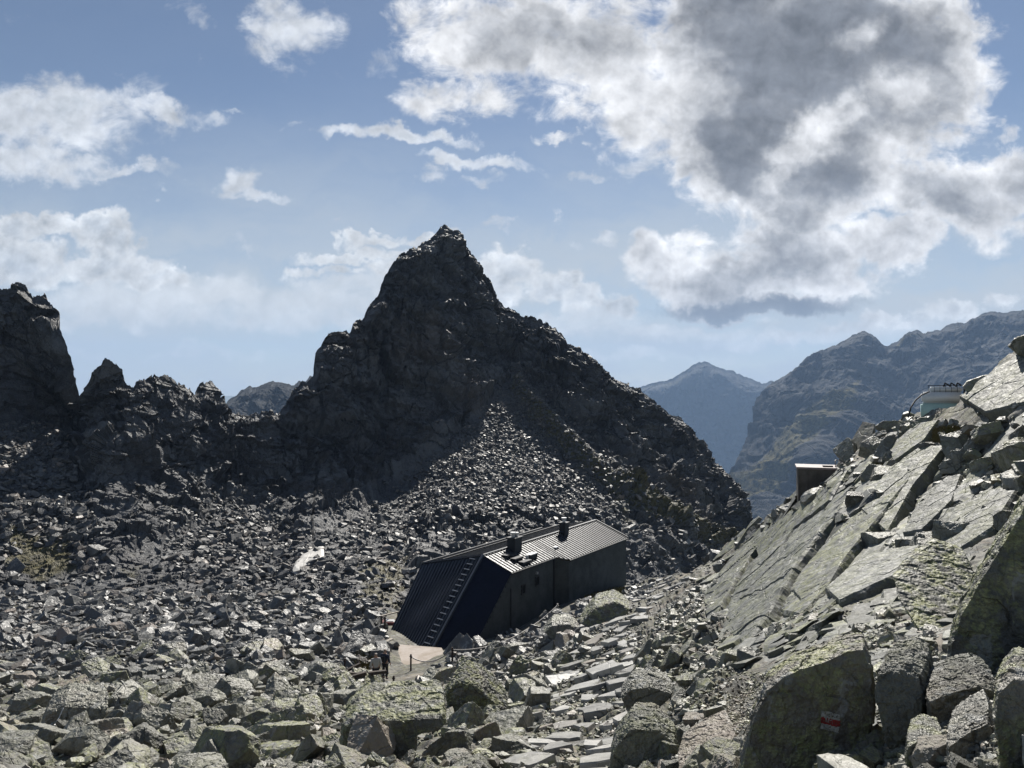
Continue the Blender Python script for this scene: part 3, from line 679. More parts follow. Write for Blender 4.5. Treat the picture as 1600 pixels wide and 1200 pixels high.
# bedrock on the right: overlapping sheets of rock that dip to the left
def bedrock():
    rg = np.random.default_rng(91); Vs, Ls, Ts, As = [], [], [], []; base = 0; shapes = []
    for k in range(14):
        r = np.random.default_rng(900+k); bm = cut_rock(r, 7, (1, r.uniform(.36,.6), r.uniform(.10,.17)), .7, 1.0)
        me = to_mesh(detail_rock(bm, 4, .016, 2.6, .012, 950+k), 'p'); V = np.array([v.co[:] for v in me.vertices]); shapes.append((V-V.mean(0), [list(p.vertices) for p in me.polygons])); bpy.data.meshes.remove(me)
    n = 1300; px = rg.uniform(1060, 1640, n); py = rg.uniform(600, 1040, n)
    top = np.interp(px, near.pxs, near.top); ok = (py > top+6) & (on_slab(px, py) > .25) & ~((abs(px-1472) < 58) & (py < 668)) & ~((abs(px-1262) < 36) & (py < 800)) & (rg.uniform(size=n) < np.interp(px, [1060,1180,1350,1480,1640], [.6,1,1,.6,.45]))
    ok &= in_slabs(px, py) < .5
    px, py = px[ok], py[ok]; pos, nn = near.sample(px, py)
    p2 = near.sample(px+14, py-15)[0]; p2[py-15 < np.interp(px, near.pxs, near.top)] = np.nan; DD = p2-pos
    for p, n_, x_, y_, dq in zip(pos, nn, px, py, DD):
        z = n_+rg.normal(size=3)*(.05 if rg.uniform() < .75 else .13); z /= np.linalg.norm(z); dd = dq/np.linalg.norm(dq) if np.isfinite(dq).all() else np.array([.62,-.05,.55]); dd = dd+rg.normal(size=3)*.13; x = dd-(dd@z)*z; x /= np.linalg.norm(x); y = np.cross(z, x)
        s_ = min(math.exp(rg.normal(3.75, .72)), (150 if x_ > 1180 else 70) if y_ < 930 else 75)*p[1]/F*.62; hgt = min(1.0, 60*p[1]/F*.62/s_)
        v, polys = shapes[int(rg.integers(0, 14))]
        W = (v[:,0:1]*x+v[:,1:2]*y*rg.uniform(.8,1.25)+v[:,2:3]*z*rg.uniform(.8,1.3)*hgt)*s_+p+z*s_*hgt*rg.uniform(-.13,.03)
        Vs.append(W); Ls.append(np.concatenate([np.array(q) for q in polys])+base); Ts.append(np.array([len(q) for q in polys])); As.append(np.full(len(v), rg.uniform())); base += len(v)
    for k, q in enumerate(SLABS):
        a = np.array(q, float); a = a+rg.normal(size=a.shape)*2.5; p, n_ = near.sample(a[:,0], a[:,1]); c = p.mean(0); w_ = np.linalg.svd(p-c)[2][2]; w_ = w_*np.sign(w_@n_.mean(0)); w_ = w_*.75+n_.mean(0)*.25; w_ /= np.linalg.norm(w_)
        p = p-((p-c)@w_)[:,None]*w_*.82+w_*.22; bm = bmesh.new(); m_ = len(p); rr = []
        for sc, dz in ((.97, .0), (1.0, -.07), (1.05, -.75)): rr.append([bm.verts.new(Vector(c+(x-c)*sc+w_*(dz+(.0 if sc > .98 else .0)))) for x in p])
        bm.faces.new(rr[0])
        for a_, b_ in zip(rr, rr[1:]):
            for i in range(m_): bm.faces.new((a_[i], b_[i], b_[(i+1) % m_], a_[(i+1) % m_]))
        bm.faces.new(rr[-1][::-1]); bmesh.ops.recalc_face_normals(bm, faces=bm.faces[:])
        size = float(np.ptp(p, axis=0).max()); detail_rock(bm, 8, .011, 3.0, 0, 1200+k, scale=size*.6)
        me = to_mesh(bm, 'p'); V = np.array([v.co[:] for v in me.vertices]); Vs.append(V); Ls.append(np.concatenate([np.array(f.vertices) for f in me.polygons])+base); Ts.append(np.array([len(f.vertices) for f in me.polygons])); As.append(np.full(len(V), rg.uniform(.35, .75))); base += len(V); bpy.data.meshes.remove(me)
    T = np.concatenate(Ts); me = mesh_np('bedrock', np.concatenate(Vs), np.concatenate(Ls), np.concatenate([[0], np.cumsum(T)[:-1]]), T); attr(me, 'tint', np.concatenate(As)); return me
M['bedrock'] = rock_mat('bedrock_rock', (.160,.164,.150), (.092,.095,.086), 1.1, .55, .6, .7, .035, tint=True, spec=.4, warm=(.15,.15,.125))
tag(link_mesh('bedrock', bedrock(), M['bedrock']), kind='structure')

# flagstones of the path
def flagstones():
    V, Fc, A_ = [], [], []; rg = np.random.default_rng(77); pts = []
    for _ in range(12000):
        y = rg.uniform(904, 1290); 
        cx = np.interp(y, [p[1] for p in PATH], [p[0] for p in PATH]); w = np.interp(y, [900,960,1050,1150,1330], [18,40,54,78,120])
        x = cx+rg.uniform(-1,1)*w; s = np.interp(y, [900,960,1050,1150,1330], [8,14,22,38,60])*rg.uniform(.55,1.3)
        if all(((x-a)/(s+c))**2+((y-b)/((s+c)*.34))**2 > .55 for a, b, c in pts): pts.append((x, y, s))
    X = np.array(pts); pos, nn = near.sample(X[:,0], X[:,1])
    for (x, y, s), p, n_ in zip(pts, pos, nn):
        d = p[1]; r = s*d/F; n_ = Vector(n_*.7)+Vector((0,0,.3)); n_ += Vector(rg.normal(size=3))*.07; n_.normalize()
        u = n_.orthogonal().normalized(); v = n_.cross(u); k = int(rg.integers(6, 10)); th = min(.16, r*.3)+.03
        ang = np.sort(rg.uniform(0, 6.28, k)*.35+np.arange(k)*6.28/k); b = len(V); rr = r*rg.uniform(.7, 1.25, k)/math.sqrt(1.2)
        yw = rg.uniform(0, 6.28); u, v = u*math.cos(yw)+v*math.sin(yw), v*math.cos(yw)-u*math.sin(yw); el_ = rg.uniform(1.0, 1.7); lz = rg.uniform(.0, .07)
        for zt, sc in ((.12+lz, .97), (.08+lz, 1.0), (-th, 1.03)):
            for a_, q in zip(ang, rr): V.append(tuple(Vector(p)+n_*(zt*.6+.02+.05*min(1, r))+(u*math.cos(a_)*el_+v*math.sin(a_))*q*sc)); A_.append(0)
        tt = rg.uniform(); A_[-3*k:] = [tt]*(3*k)
        Fc.append(tuple(b+i for i in range(k)))
        for q in (0, 1):
            for i in range(k): j = (i+1) % k; Fc.append((b+q*k+i, b+(q+1)*k+i, b+(q+1)*k+j, b+q*k+j))
    me = bpy.data.meshes.new('path'); me.from_pydata(V, [], Fc)
    bm = bmesh.new(); bm.from_mesh(me); bmesh.ops.recalc_face_normals(bm, faces=bm.faces[:]); bm.to_mesh(me); bm.free()
    attr(me, 'tint', A_); return me
tag(link_mesh('path', flagstones(), M['slab']), kind='structure')

# the trail mark: three painted stripes laid on the boulder face
def on_rock(o, px, py):
    """where the line of sight meets a boulder, used once to lay paint on its face"""
    d = P(px, py, 1.0).normalized(); ok, loc, nr, _ = o.ray_cast(-Vector(o.location), d)
    return (loc+Vector(o.location), nr) if ok else (P(px, py, 6.2), Vector((0,-1,0)))
M['white_paint'] = plain('white_paint', (.42,.41,.36), .8, 0, .5, 25, .3)
M['red_paint'] = plain('red_paint', (.30,.028,.024), .75, 0, .35, 25, .3)
def paint(name, quad, mat, parent, nx=20, ny=7, lift=.004):
    V, Fc = [], []
    for j in range(ny+1):
        for i in range(nx+1):
            u, v = i/nx, j/ny
            x = (quad[0][0]*(1-u)+quad[1][0]*u)*(1-v)+(quad[3][0]*(1-u)+quad[2][0]*u)*v; y = (quad[0][1]*(1-u)+quad[1][1]*u)*(1-v)+(quad[3][1]*(1-u)+quad[2][1]*u)*v
            if i in (0, nx): x += random.uniform(-.7,.7)
            if j in (0, ny): y += random.uniform(-.35,.35)
            p, nr = on_rock(mark_rock, x, y); V.append(tuple(p+(-p.normalized()*.6+nr*.4).normalized()*lift))
    for j in range(ny):
        for i in range(nx):
            a = j*(nx+1)+i
            if random.random() > (.10 if nx > 5 else 0): Fc.append((a, a+1, a+nx+2, a+nx+1))
    me = bpy.data.meshes.new(name); me.from_pydata(V, [], Fc); return link_mesh(name, me, mat, parent)
bpy.context.view_layer.update()
tm = empty('trail_mark', P(1297, 1128, 6.25)); tag(tm, 'red stripe between two white stripes painted on the big boulder', 'trail mark')
paint('white_stripe', [(1283,1110),(1312,1116),(1312,1126),(1283,1120)], M['white_paint'], tm, lift=.014)
paint('red_stripe', [(1282,1120),(1312,1126),(1311,1136),(1282,1130)], M['red_paint'], tm, lift=.016)
paint('white_stripe', [(1282,1130),(1311,1136),(1310,1145),(1282,1138)], M['white_paint'], tm, lift=.014)
for q in ([(1288,1127),(1289.5,1127.4),(1290.5,1120.5),(1289.2,1120)], [(1289.6,1120.2),(1290.8,1120.5),(1292.4,1128),(1291,1127.8)], [(1293.4,1128),(1294.6,1128.2),(1295,1121.6),(1293.8,1121.4)], [(1298,1123),(1299.2,1123),(1301,1131),(1299.6,1130.8)], [(1294.4,1124.4),(1298.4,1125.2),(1298.4,1126.4),(1294.4,1125.6)]):
    paint('scribble', q, M['white_paint'], tm, 2, 2, .019)

# ------------------------------------------------------------------ snow patch
sp_out = [(456,893),(462,880),(470,872),(482,862),(500,856),(507,852),(504,862),(505,872),(497,880),(486,882),(476,886),(470,894),(460,896)]
sv = []; sf = []
cx, cy = np.mean(sp_out, 0); n = len(sp_out)
for sc, lift in ((1.0,-.2),(1.0,.12),(.8,.3),(.45,.36),(0.02,.38)):
    a = np.array([(cx+(x-cx)*sc, cy+(y-cy)*sc) for x, y in sp_out]); dd = far_depth(a[:,0], a[:,1])
    for (x, y), q in zip(a, dd): sv.append(tuple(P(x, y, q)+Vector((random.uniform(-.2,.2),random.uniform(-.15,.15),lift+.1+random.uniform(-.05,.05)))))
for r_ in range(4):
    for k in range(n): j = (k+1) % n; sf.append((r_*n+k, r_*n+j, (r_+1)*n+j, (r_+1)*n+k))
me = bpy.data.meshes.new('snow_patch'); me.from_pydata(sv, [], sf)
M['snow'] = plain('old_snow', (.66,.64,.60), .55, 0, .25, 1.2, .6, .4)
tag(link_mesh('snow_patch', me, M['snow']), 'small patch of old dirty snow in the scree basin', 'snow patch')

# ------------------------------------------------------------------ mountain hut
def hut_mats():
    M['roof_metal'] = plain('roof_metal', (.042,.045,.052), .52, .35, .3, .8, .05, .6)
    M['panel_metal'] = plain('panel_metal', (.05,.055,.068), .42, .45, .3, .8, .05, .5)
    M['navy_metal'] = plain('navy_metal', (.006,.008,.022), .6, .0, .3, .6, .05, .2)
    M['dark_metal'] = plain('dark_metal', (.022,.023,.027), .5, .3, .3, 2, .1, .4)
    M['rung_metal'] = plain('rung_metal', (.4,.4,.4), .35, .3, .2, 4, .05)
    M['timber'] = plain('dark_siding', (.065,.068,.064), .75, 0, .4, .9, .35, .3)
    M['window_glass'] = plain('dark_glass', (.004,.005,.007), .5, 0, .2, 2, 0, .1)
    M['white_cap'] = plain('cap_metal', (.6,.6,.6), .35, .4, .2, 3, .05)
hut_mats()
AX = Vector((.56,.828,0)); BX = Vector((.828,-.56,0)); UP = Vector((0,0,1))
R1 = Vector((-2.21,59,-13.15)); L = 18.4; R2 = R1+AX*L
WN, WW, WF = 2.6, 3.37, 6.1; HN, HW, HF = .96, 1.28, 1.4; TJ = 6.4
E1 = R1+BX*WN-UP*HN; EJ1 = E1+AX*TJ; EJ2 = R1+BX*WW-UP*HW+AX*(TJ+1.0); E2 = R2+BX*WW-UP*HW
F1 = R1-BX*WF-UP*HF; F2 = R2-BX*WF-UP*HF
BR = P(672, 1023, 53.0); BL = P(605, 999, 57.4); W1 = E1-AX*4.6; W1.z = -18.3
ZB = -22.0
def dn(p, z=ZB): return Vector((p.x, p.y, z))
hut = empty('mountain_hut', (R1.x, R1.y, -19)); tag(hut, 'dark metal clad mountain hut with a wedge shaped end among the boulders', 'mountain hut')
def quadgrid(mb, a, b, c, d, t):                       # a thin solid quad, outward normal by winding a b c d
    n_ = (b-a).cross(d-a).normalized(); mb.hexa([a-n_*t, b-n_*t, c-n_*t, d-n_*t, a, b, c, d])
w = MB()
quadgrid(w, W1, EJ1+AX*-.0, EJ1, E1, .2) if False else None
# near wall: front part, jog, rear part, gable, far wall, under-prow
def wall(a, b, za, zb, name='wall'):
    mb = MB(); nrm_ = (b-a).cross(UP).normalized(); t = nrm_*-.2
    v = [dn(a), dn(b), Vector((b.x,b.y,zb)), Vector((a.x,a.y,za))]
    mb.hexa([v[0]+t, v[1]+t, v[2]+t, v[3]+t, v[0], v[1], v[2], v[3]])
    # lapped boards
    Ln = (b-a).length; ax_ = (b-a).normalized(); z = -21.5
    while z < max(za, zb)-.1:
        zt = z+.27
        if zt < min(za, zb)-.03:
            mb.hexa([Vector((a.x,a.y,z))+nrm_*.002, Vector((b.x,b.y,z))+nrm_*.002, Vector((b.x,b.y,z))+nrm_*.07, Vector((a.x,a.y,z))+nrm_*.07,
                     Vector((a.x,a.y,zt))+nrm_*.002, Vector((b.x,b.y,zt))+nrm_*.002, Vector((b.x,b.y,zt))+nrm_*.012, Vector((a.x,a.y,zt))+nrm_*.012])
        z += .29
    return mb.build(name, M['timber'], hut)
wi = .12
E1w, EJ1w, EJ2w, E2w = E1-BX*wi, EJ1-BX*wi, EJ2-BX*wi, E2-BX*wi
wall(E1w, EJ1w, E1.z-.06, E1.z-.06); wall(EJ1w+BX*.0, EJ2w, EJ1.z-.06, EJ2.z-.06); wall(EJ2w, E2w-AX*.15, E2.z-.06, E2.z-.06)
g = MB(); g.poly_prism([dn(E2w-AX*.16), dn(F2+BX*.2-AX*.16), F2+BX*.2-AX*.16-UP*.06, R2-AX*.16-UP*.06, E2w-AX*.16-UP*.06], AX*-.2); g.build('gable_wall', M['timber'], hut)
g = MB(); g.poly_prism([dn(F2+BX*.15), dn(F1+BX*.15), F1+BX*.15-UP*.1, F2+BX*.15-UP*.1], BX*.2); g.build('wall', M['timber'], hut)
# slanting triangle of siding in front of the long wall, under the wedge
g = MB(); tri = [E1w+AX*.0-UP*.08, Vector((W1.x,W1.y,W1.z))-BX*wi, dn(W1-BX*wi), dn(E1w)]; g.poly_prism(tri, BX*-.2)
z = -21.5
while z < E1.z-.4:
    zt = z+.27; tt = lambda zz: 4.6*max(0, min(1, (E1.z-.08-zz)/(E1.z-.08-W1.z)))
    q0, q1 = E1w-AX*(tt(zt)-.12), E1w-AX*.01
    g.hexa([Vector((q0.x,q0.y,z))+BX*.002, Vector((q1.x,q1.y,z))+BX*.002, Vector((q1.x,q1.y,z))+BX*.07, Vector((q0.x,q0.y,z))+BX*.07,
            Vector((q0.x,q0.y,zt))+BX*.002, Vector((q1.x,q1.y,zt))+BX*.002, Vector((q1.x,q1.y,zt))+BX*.012, Vector((q0.x,q0.y,zt))+BX*.012]); z += .29
g.build('wall', M['timber'], hut)
def seamed(name, quad, n_seam, mat, t=.10, flip=False, seam=.035, across=False):
    a, b, c, d = quad; mb = MB(); nn = (b-a).cross(d-a).normalized()
    if flip: nn = -nn
    mb.hexa([p-nn*t for p in (a,b,c,d)]+[a,b,c,d])
    for k in range(n_seam+1):
        u = k/n_seam; p = a.lerp(b, u)+nn*.02; q = d.lerp(c, u)+nn*.02; mb.bar(p, q, .045, .075, nn)
    return mb.build(name, mat, hut)
# roof planes (a-b is the lower edge, d-c the upper one)
ov = -UP*.02
seamed('roof', [E1, EJ1, R1+AX*TJ, R1], 16, M['roof_metal'])
g2 = seamed('roof', [EJ1, EJ2, R1+AX*(TJ+1.0), R1+AX*TJ], 3, M['roof_metal'])
seamed('roof', [EJ2, E2, R2, R1+AX*(TJ+1.0)], 27, M['roof_metal'])
seamed('roof', [F2, F1, R1-UP*.0, R2], 40, M['roof_metal'])
MB().bar(R1+UP*.05, R2+UP*.05, .22, .07).build('ridge_cap', M['roof_metal'], hut)
MB().bar(F1+UP*.05, F2+UP*.05, .14, .10).build('snow_rail', M['roof_metal'], hut)
MB().bar(F1.lerp(R1,.35)+UP*.1, F2.lerp(R2,.35)+UP*.1, .10, .10).build('snow_rail', M['dark_metal'], hut)
MB().bar(E2+UP*.03, R2+UP*.03, .16, .12).build('verge_trim', M['dark_metal'], hut)
MB().bar(EJ2-UP*.1+BX*.06, E2-UP*.1+BX*.06, .1, .12).build('gutter', M['dark_metal'], hut)
MB().bar(E1-UP*.1+BX*.06, EJ1-UP*.1+BX*.06, .1, .12).build('gutter', M['dark_metal'], hut)
# wedge end: seamed panel on the far side, plain navy face on the near side
pn = seamed('wedge_panel', [BL, BR, R1-UP*.03, F1-UP*.03], 18, M['panel_metal'], .12)
g = MB(); g.hexa([BR+Vector((.03,-.02,0)), W1, E1-UP*.05, R1-UP*.05]+[p+Vector((0,.35,-.2)) for p in (BR, W1, E1-UP*.05, R1-UP*.05)]); g.build('wedge_face', M['navy_metal'], hut)
up2 = (BR-BL).cross(F1-BL).normalized()
MB().bar(BR+up2*.05, R1+up2*.05, .22, .14, up2).build('wedge_edge', M['panel_metal'], hut)
MB().bar(R1+up2*.03, F1+up2*.03, .15, .12, up2).build('wedge_edge', M['dark_metal'], hut)
# fascia below the panel and the plinth
fd = Vector((.10,.18,-.75)); MB().hexa([BL+fd, BR+fd, BR-up2*.02, BL-up2*.02, BL+fd+Vector((0,.6,0)), BR+fd+Vector((0,.6,0)), BR+Vector((0,.6,0)), BL+Vector((0,.6,0))]).build('fascia', M['timber'], hut)
g = MB(); g.poly_prism([dn(BL+Vector((.8,1.6,0))), dn(BR+Vector((.6,1.6,0))), dn(W1+Vector((0,.5,0))), dn(E1w), dn(F1+BX*.4)], UP*3.4); g.build('plinth', M['navy_metal'], hut)
# ladder along the wedge edge
lad = MB(); e0 = BR+(BL-BR).normalized()*.75; e1 = R1+(F1-R1).normalized()*.8; d0 = (BL-BR).normalized()
for s in (-.28, .28): lad.bar(e0+d0*s+up2*.08, e1+d0*s+up2*.08, .03, .03, up2)
lo_ = lad.build('ladder', M['dark_metal'], hut)
NR = 17
for k in range(NR):
    c = e0.lerp(e1, (k+.35)/NR)+up2*.13; rb = MB().bar(c-d0*.36, c+d0*.36, .06, .05, up2).build('rung', M['rung_metal'], None); rb.parent = lo_; rb.matrix_parent_inverse = lo_.matrix_world.inverted()
bpy.context.view_layer.update()
for rb in lo_.children: rb.matrix_parent_inverse = Matrix.Translation(-Vector(hut.location)) if False else rb.matrix_parent_inverse
def on_roof(t, u):                                        # along the ridge, fraction down the near slope
    ww, hh = (WN, HN) if t < TJ else (WW, HW); return R1+AX*t+(BX*ww-UP*hh)*u
def chimney(t, u, sx, sy, h, capn):
    p = on_roof(t, u); c = MB().box(p+UP*(h/2-.35), AX*sx/2, BX*sy/2, UP*(h/2+.35)).build('chimney', M['dark_metal'], hut, .02)
    q = MB().box(p+UP*(h+.03), AX*(sx/2+.07), BX*(sy/2+.07), UP*.05)
    k1 = q.build('chimney_crown', M['dark_metal'], None); k1.parent = c
    for i in range(capn):
        f = (i-(capn-1)/2)*.42; b_ = p+UP*(h+.08)+AX*f
        mb = MB().tube([b_, b_+UP*(.26-.08*i)], .14, 12); mb.tube([b_+UP*(.28-.08*i), b_+UP*(.40-.08*i)], .24, 12); k = mb.build('flue_cap', M['white_cap'], None); k.parent = c
    for ch in c.children: ch.matrix_parent_inverse = Matrix.Translation(-Vector(hut.location)).inverted() @ Matrix.Translation(-Vector(hut.location))
    return c
chimney(3.7, .16, 1.05, .75, .95, 2); chimney(11.6, .12, .72, .6, .95, 1)
for k, (t, u) in enumerate(((2.05,.36),(2.3,.60),(2.55,.84))):
    p = on_roof(t, u); MB().box(p+UP*.12, AX*.62, BX*.26, UP*.09).build('roof_step', M['dark_metal'], hut, .02)
p = on_roof(4.0,.72); hb = MB().box(p+UP*.14, AX*.52, BX*.22, UP*.16).build('roof_hatch', M['dark_metal'], hut, .02)
MB().box(p+UP*.33, AX*.55, BX*.25, UP*.03).build('hatch_lid', M['white_cap'], hut)
MB().tube([p+AX*-.7, p+AX*-.7+UP*.35], .12, 10).build('vent_pipe', M['white_cap'], hut)
p = on_roof(8.0,.5); MB().box(p+UP*.06, AX*.24, BX*.16, UP*.05).build('skylight', M['white_cap'], hut)
def window(t, z, w_, h_):
    p = E1w+AX*t; p = Vector((p.x, p.y, z)); f = MB()
    for s in (-1, 1):
        f.box(p+AX*s*(w_/2+.04)+BX*.05, AX*.04, BX*.05, UP*(h_/2+.08)); f.box(p+UP*s*(h_/2+.04)+BX*.05, AX*(w_/2), BX*.05, UP*.04)
    fo = f.build('window', M['dark_metal'], hut)
    k = MB().box(p+BX*.055, AX*w_/2, BX*.02, UP*h_/2).build('pane', M['window_glass'], None); k.parent = fo; return fo
window(1.75, -15.75, .42, .62); window(3.75, -15.55, .42, .62)
p = E1w+AX*3.6; MB().box(Vector((p.x,p.y,-14.85))+BX*.12, AX*.07, BX*.09, UP*.07).build('wall_lamp', M['white_cap'], hut)
MB().tube([EJ1w+BX*.12-AX*.15, dn(EJ1w+BX*.12-AX*.15)], .06, 8).build('downpipe', M['dark_metal'], hut)
MB().tube([E1w+BX*.1+AX*.0-UP*1.2, dn(E1w+BX*.1)], .035, 8).build('cable_duct', M['dark_metal'], hut)
# sub-part parenting in world space
bpy.context.view_layer.update()
for c in hut.children:
    for ch in c.children: ch.matrix_parent_inverse = c.matrix_world.inverted()

# terrace slab in front of the wedge
zt = -18.28
def at_z(px, py, z): d = (z*F)/(600-py); return P(px, py, d)
ter = [at_z(x, y, zt+.12) for x, y in [(612,1006),(599,1018),(593,1030),(593,1044),(601,1055),(613,1058),(634,1046),(660,1042),(680,1044),(700,1030),(690,1012)]]
M['concrete'] = plain('pale_concrete', (.42,.37,.33), .8, 0, .35, .7, .4, .3, (.30,.25,.20))
o = MB().poly_prism(ter, Vector((0,0,-1.2))).build('terrace', M['concrete'], None); tag(o, kind='structure')

# ------------------------------------------------------------------ posts, rope, plank, railing
M['rust'] = plain('rusty_iron', (.045,.03,.024), .8, .2, .4, 8, .3)
M['pale_wood'] = plain('weathered_wood', (.40,.36,.30), .8, 0, .35, 2, .3)
M['dark_wood'] = plain('dark_wood', (.06,.045,.035), .8, 0, .35, 3, .3)
M['rope'] = plain('steel_rope', (.38,.36,.34), .6, .2, .3, 6, .2)
POSTS = [(539,1048,-20,0,'thin iron post furthest left, among the rubble below the terrace'), (560,1052,-23,0,'iron post in the brown grass beside the pile of dark timber'), (607,1053,-25,-3.5,'leaning iron post standing on the pale terrace slab'),
 (642,1049,-26,0,'iron post at which the rope begins beside the terrace'), (707,1037,-26,-.5,'iron post carrying the rope in front of the wedge corner'), (615,1074,-16,0,'short iron post below the terrace in front of the hikers'),
 (872,964,-21,-1,'pale upper post where the rope ends below the long wall'), (883,989,-17,0,'short dark post among blocks below the upper rope end')]
tops = []
for (x, y, h, lx, lab) in POSTS:
    b, _ = near.sample(np.array([float(x)]), np.array([float(y)])); b = Vector(b[0]); d = b.y; t_ = b+Vector((lx*d/F, 0, -h*d/F)); tops.append(t_)
    mt = M['rope'] if 'pale' in lab and 'terrace' not in lab else M['rust']
    g = MB().tube([b-UP*.4, t_], .055, 8).tube([t_-UP*.16, t_-UP*.10], .085, 8); o = g.build('post', mt, None); tag(o, lab, 'post', 'posts around the hut')
def rope_pts(a, b, sag, n=14): return [a.lerp(b, k/n)-UP*sag*4*(k/n)*(1-k/n) for k in range(n+1)]
rp = rope_pts(tops[3]-UP*.15, tops[4]-UP*.15, .5)+rope_pts(tops[4]-UP*.15, tops[6]-UP*.1, .9, 24)[1:]
tag(MB().tube(rp, .035, 6).build('rope', M['rope'], None), 'slack rope strung between iron posts along the hut', 'rope')
g, _ = near.sample(np.array([583.,613.]), np.array([1018.,1008.])); tag(MB().bar(Vector(g[0])+UP*.35, Vector(g[1])+UP*.45, .28, .08).build('plank', M['pale_wood'], None, .01), 'pale plank lying beside the terrace by the wedge', 'plank')
rl = empty('railing', P(597, 985, 59)); tag(rl, 'wooden railing of the deck sticking out left of the hut', 'railing')
RP = [(596,985,963,59),(601.5,987,965,58),(622,982,956,62)]
rt = []
for x, y0, y1, d in RP:
    a, b = P(x, y0+18, d), P(x, y1, d); rt.append(b); MB().bar(a, b, .14).build('railing_post', M['dark_wood'], rl)
MB().bar(rt[0]+Vector((-.1,0,0)), rt[2], .14, .08).build('handrail', M['pale_wood'], rl); MB().bar(rt[0]-UP*.6, rt[2]-UP*.6, .1, .06).build('lower_rail', M['dark_wood'], rl)
MB().bar(rt[0]+UP*.02, rt[1]+UP*.02, .12, .07).build('handrail', M['dark_wood'], rl)
MB().box(P(609, 998, 60.5), (.9,-.55,0), (.5,.8,0), (0,0,.10)).build('deck', M['dark_wood'], rl)
M['red_cloth'] = plain('red_crate', (.22,.045,.04), .7, 0, .3, 3, .2)
cr = empty('crate', P(608.5, 985, 60)); tag(cr, 'dark red crate with white contents on the deck left of the hut', 'crate')
c = P(608.5, 977, 60); fr = MB()
for s in (-1, 1): fr.box(c+Vector((.5*s,0,0)), (.04,0,0), (0,.4,0), (0,0,.35)); fr.box(c+Vector((0,.38*s,0)), (.46,0,0), (0,.03,0), (0,0,.35))
fr.box(c-UP*.32, (.46,0,0), (0,.35,0), (0,0,.03)); fr.build('crate_body', M['red_cloth'], cr); MB().box(c+UP*.24, (.42,0,0), (0,.33,0), (0,0,.16)).build('contents', M['white_cap'], cr, .06)
wp = MB(); rg = random.Random(4)
base = near.sample(np.array([545.]), np.array([1066.]))[0][0]
for k in range(9):
    a = Vector(base)+Vector((rg.uniform(-.7,1.3), rg.uniform(-.6,.6), .05+.13*(k//3))); dr = Vector((rg.uniform(.4,1), rg.uniform(-.5,.5), rg.uniform(-.1,.35)))
    lg = MB().bar(a-dr*.7, a+dr*.7, .2, .16).build('timber_beam', M['dark_wood'], None, .02); tag(lg, 'dark old beam in the timber pile left of the hikers', 'beam', 'beams in the timber pile')

# thin white wire at the lower left
g, _ = near.sample(np.array([64.,82.,92.,100.]), np.array([1152.,1136.,1124.,1106.])); g = [Vector(q) for q in g]
pw = [P(62,1150,18.5), P(76,1142,19.5), P(86,1132,20), P(93,1120,20.2), P(99,1106,20.3)]
pp = []
for i in range(len(pw)-1): pp += [pw[i].lerp(pw[i+1], k/4) for k in range(4)]
pp.append(pw[-1]); tag(MB().tube(pp, .014, 6).build('wire', M['white_cap'], None, 0, True), 'thin white bent wire over the dark slab at lower left', 'wire')

# ------------------------------------------------------------------ water tank and cistern box
M['tank_shell'] = plain('white_plastic', (.78,.80,.80), .35, 0, .12, 1, .05, .4)
M['tank_water'] = plain('green_water_plastic', (.50,.68,.60), .3, 0, .12, 1, .05, .4)
dT = 28.6; tb = P(1443, 644, dT); tw = (1502-1443)/F*dT; tdp = 1.1; th_ = (642-613)/F*dT
tank = empty('water_tank', P(1472, 642, dT)); tag(tank, 'translucent plastic water tank with pale green water on the skyline', 'water tank')
def rbox(x0, x1, y0, y1, z0, z1, name, mat, bev): 
    return MB().hexa([(x0,y0,z0),(x1,y0,z0),(x1,y1,z0),(x0,y1,z0),(x0,y0,z1),(x1,y0,z1),(x1,y1,z1),(x0,y1,z1)]).build(name, mat, tank, bev, True)
tank.rotation_euler.z = -math.radians(27)
x0, z0 = tb.x, tb.z-.35; H = th_+.40
rbox(x0, x0+tw, dT, dT+tdp, z0, z0+H*.62, 'water', M['tank_water'], .06)
rbox(x0+.02, x0+tw-.02, dT+.02, dT+tdp-.02, z0+H*.625, z0+H, 'shell', M['tank_shell'], .07)
rbox(x0+.28, x0+tw-.04, dT+.15, dT+tdp-.2, z0+H+.003, z0+H+.2, 'lid', M['tank_shell'], .05)
for k in range(7):
    xx = x0+.25+k*(tw-.28)/6; MB().bar((xx, dT+.1, z0+H-.04), (xx, dT+.1, z0+H+.24), .014).bar((xx, dT+.1, z0+H+.24), (xx, dT+tdp-.15, z0+H+.24), .014).build('frame_bar', M['dark_metal'], tank)
MB().bar((x0+.22, dT+.1, z0+H+.25), (x0+tw, dT+.1, z0+H+.25), .02).build('frame_rail', M['dark_metal'], tank)
MB().bar((x0+tw+.01, dT+.06, z0), (x0+tw+.01, dT+.06, z0+H+.25), .05).build('frame_bar', M['dark_metal'], tank)
for k in range(3): MB().tube([(x0+.75+.2*k, dT+.3, z0+H+.2), (x0+.8+.2*k, dT+.3, z0+H+.34), (x0+.92+.2*k, dT+.35, z0+H+.26)], .035, 6).build('fitting', M['dark_metal'], tank)
hz = [P(1452,612,dT+.2), P(1440,617,dT), P(1430,626,dT-.1), P(1423,637,dT-.3), P(1419,652,dT-.5)]
hp = []
for i in range(len(hz)-1): hp += [hz[i].lerp(hz[i+1], k/4) for k in range(4)]
tag(MB().tube(hp+[hz[-1]], .028, 7).build('hose', M['dark_metal'], None, 0, True), 'black hose arching from the water tank down to the rock', 'hose')

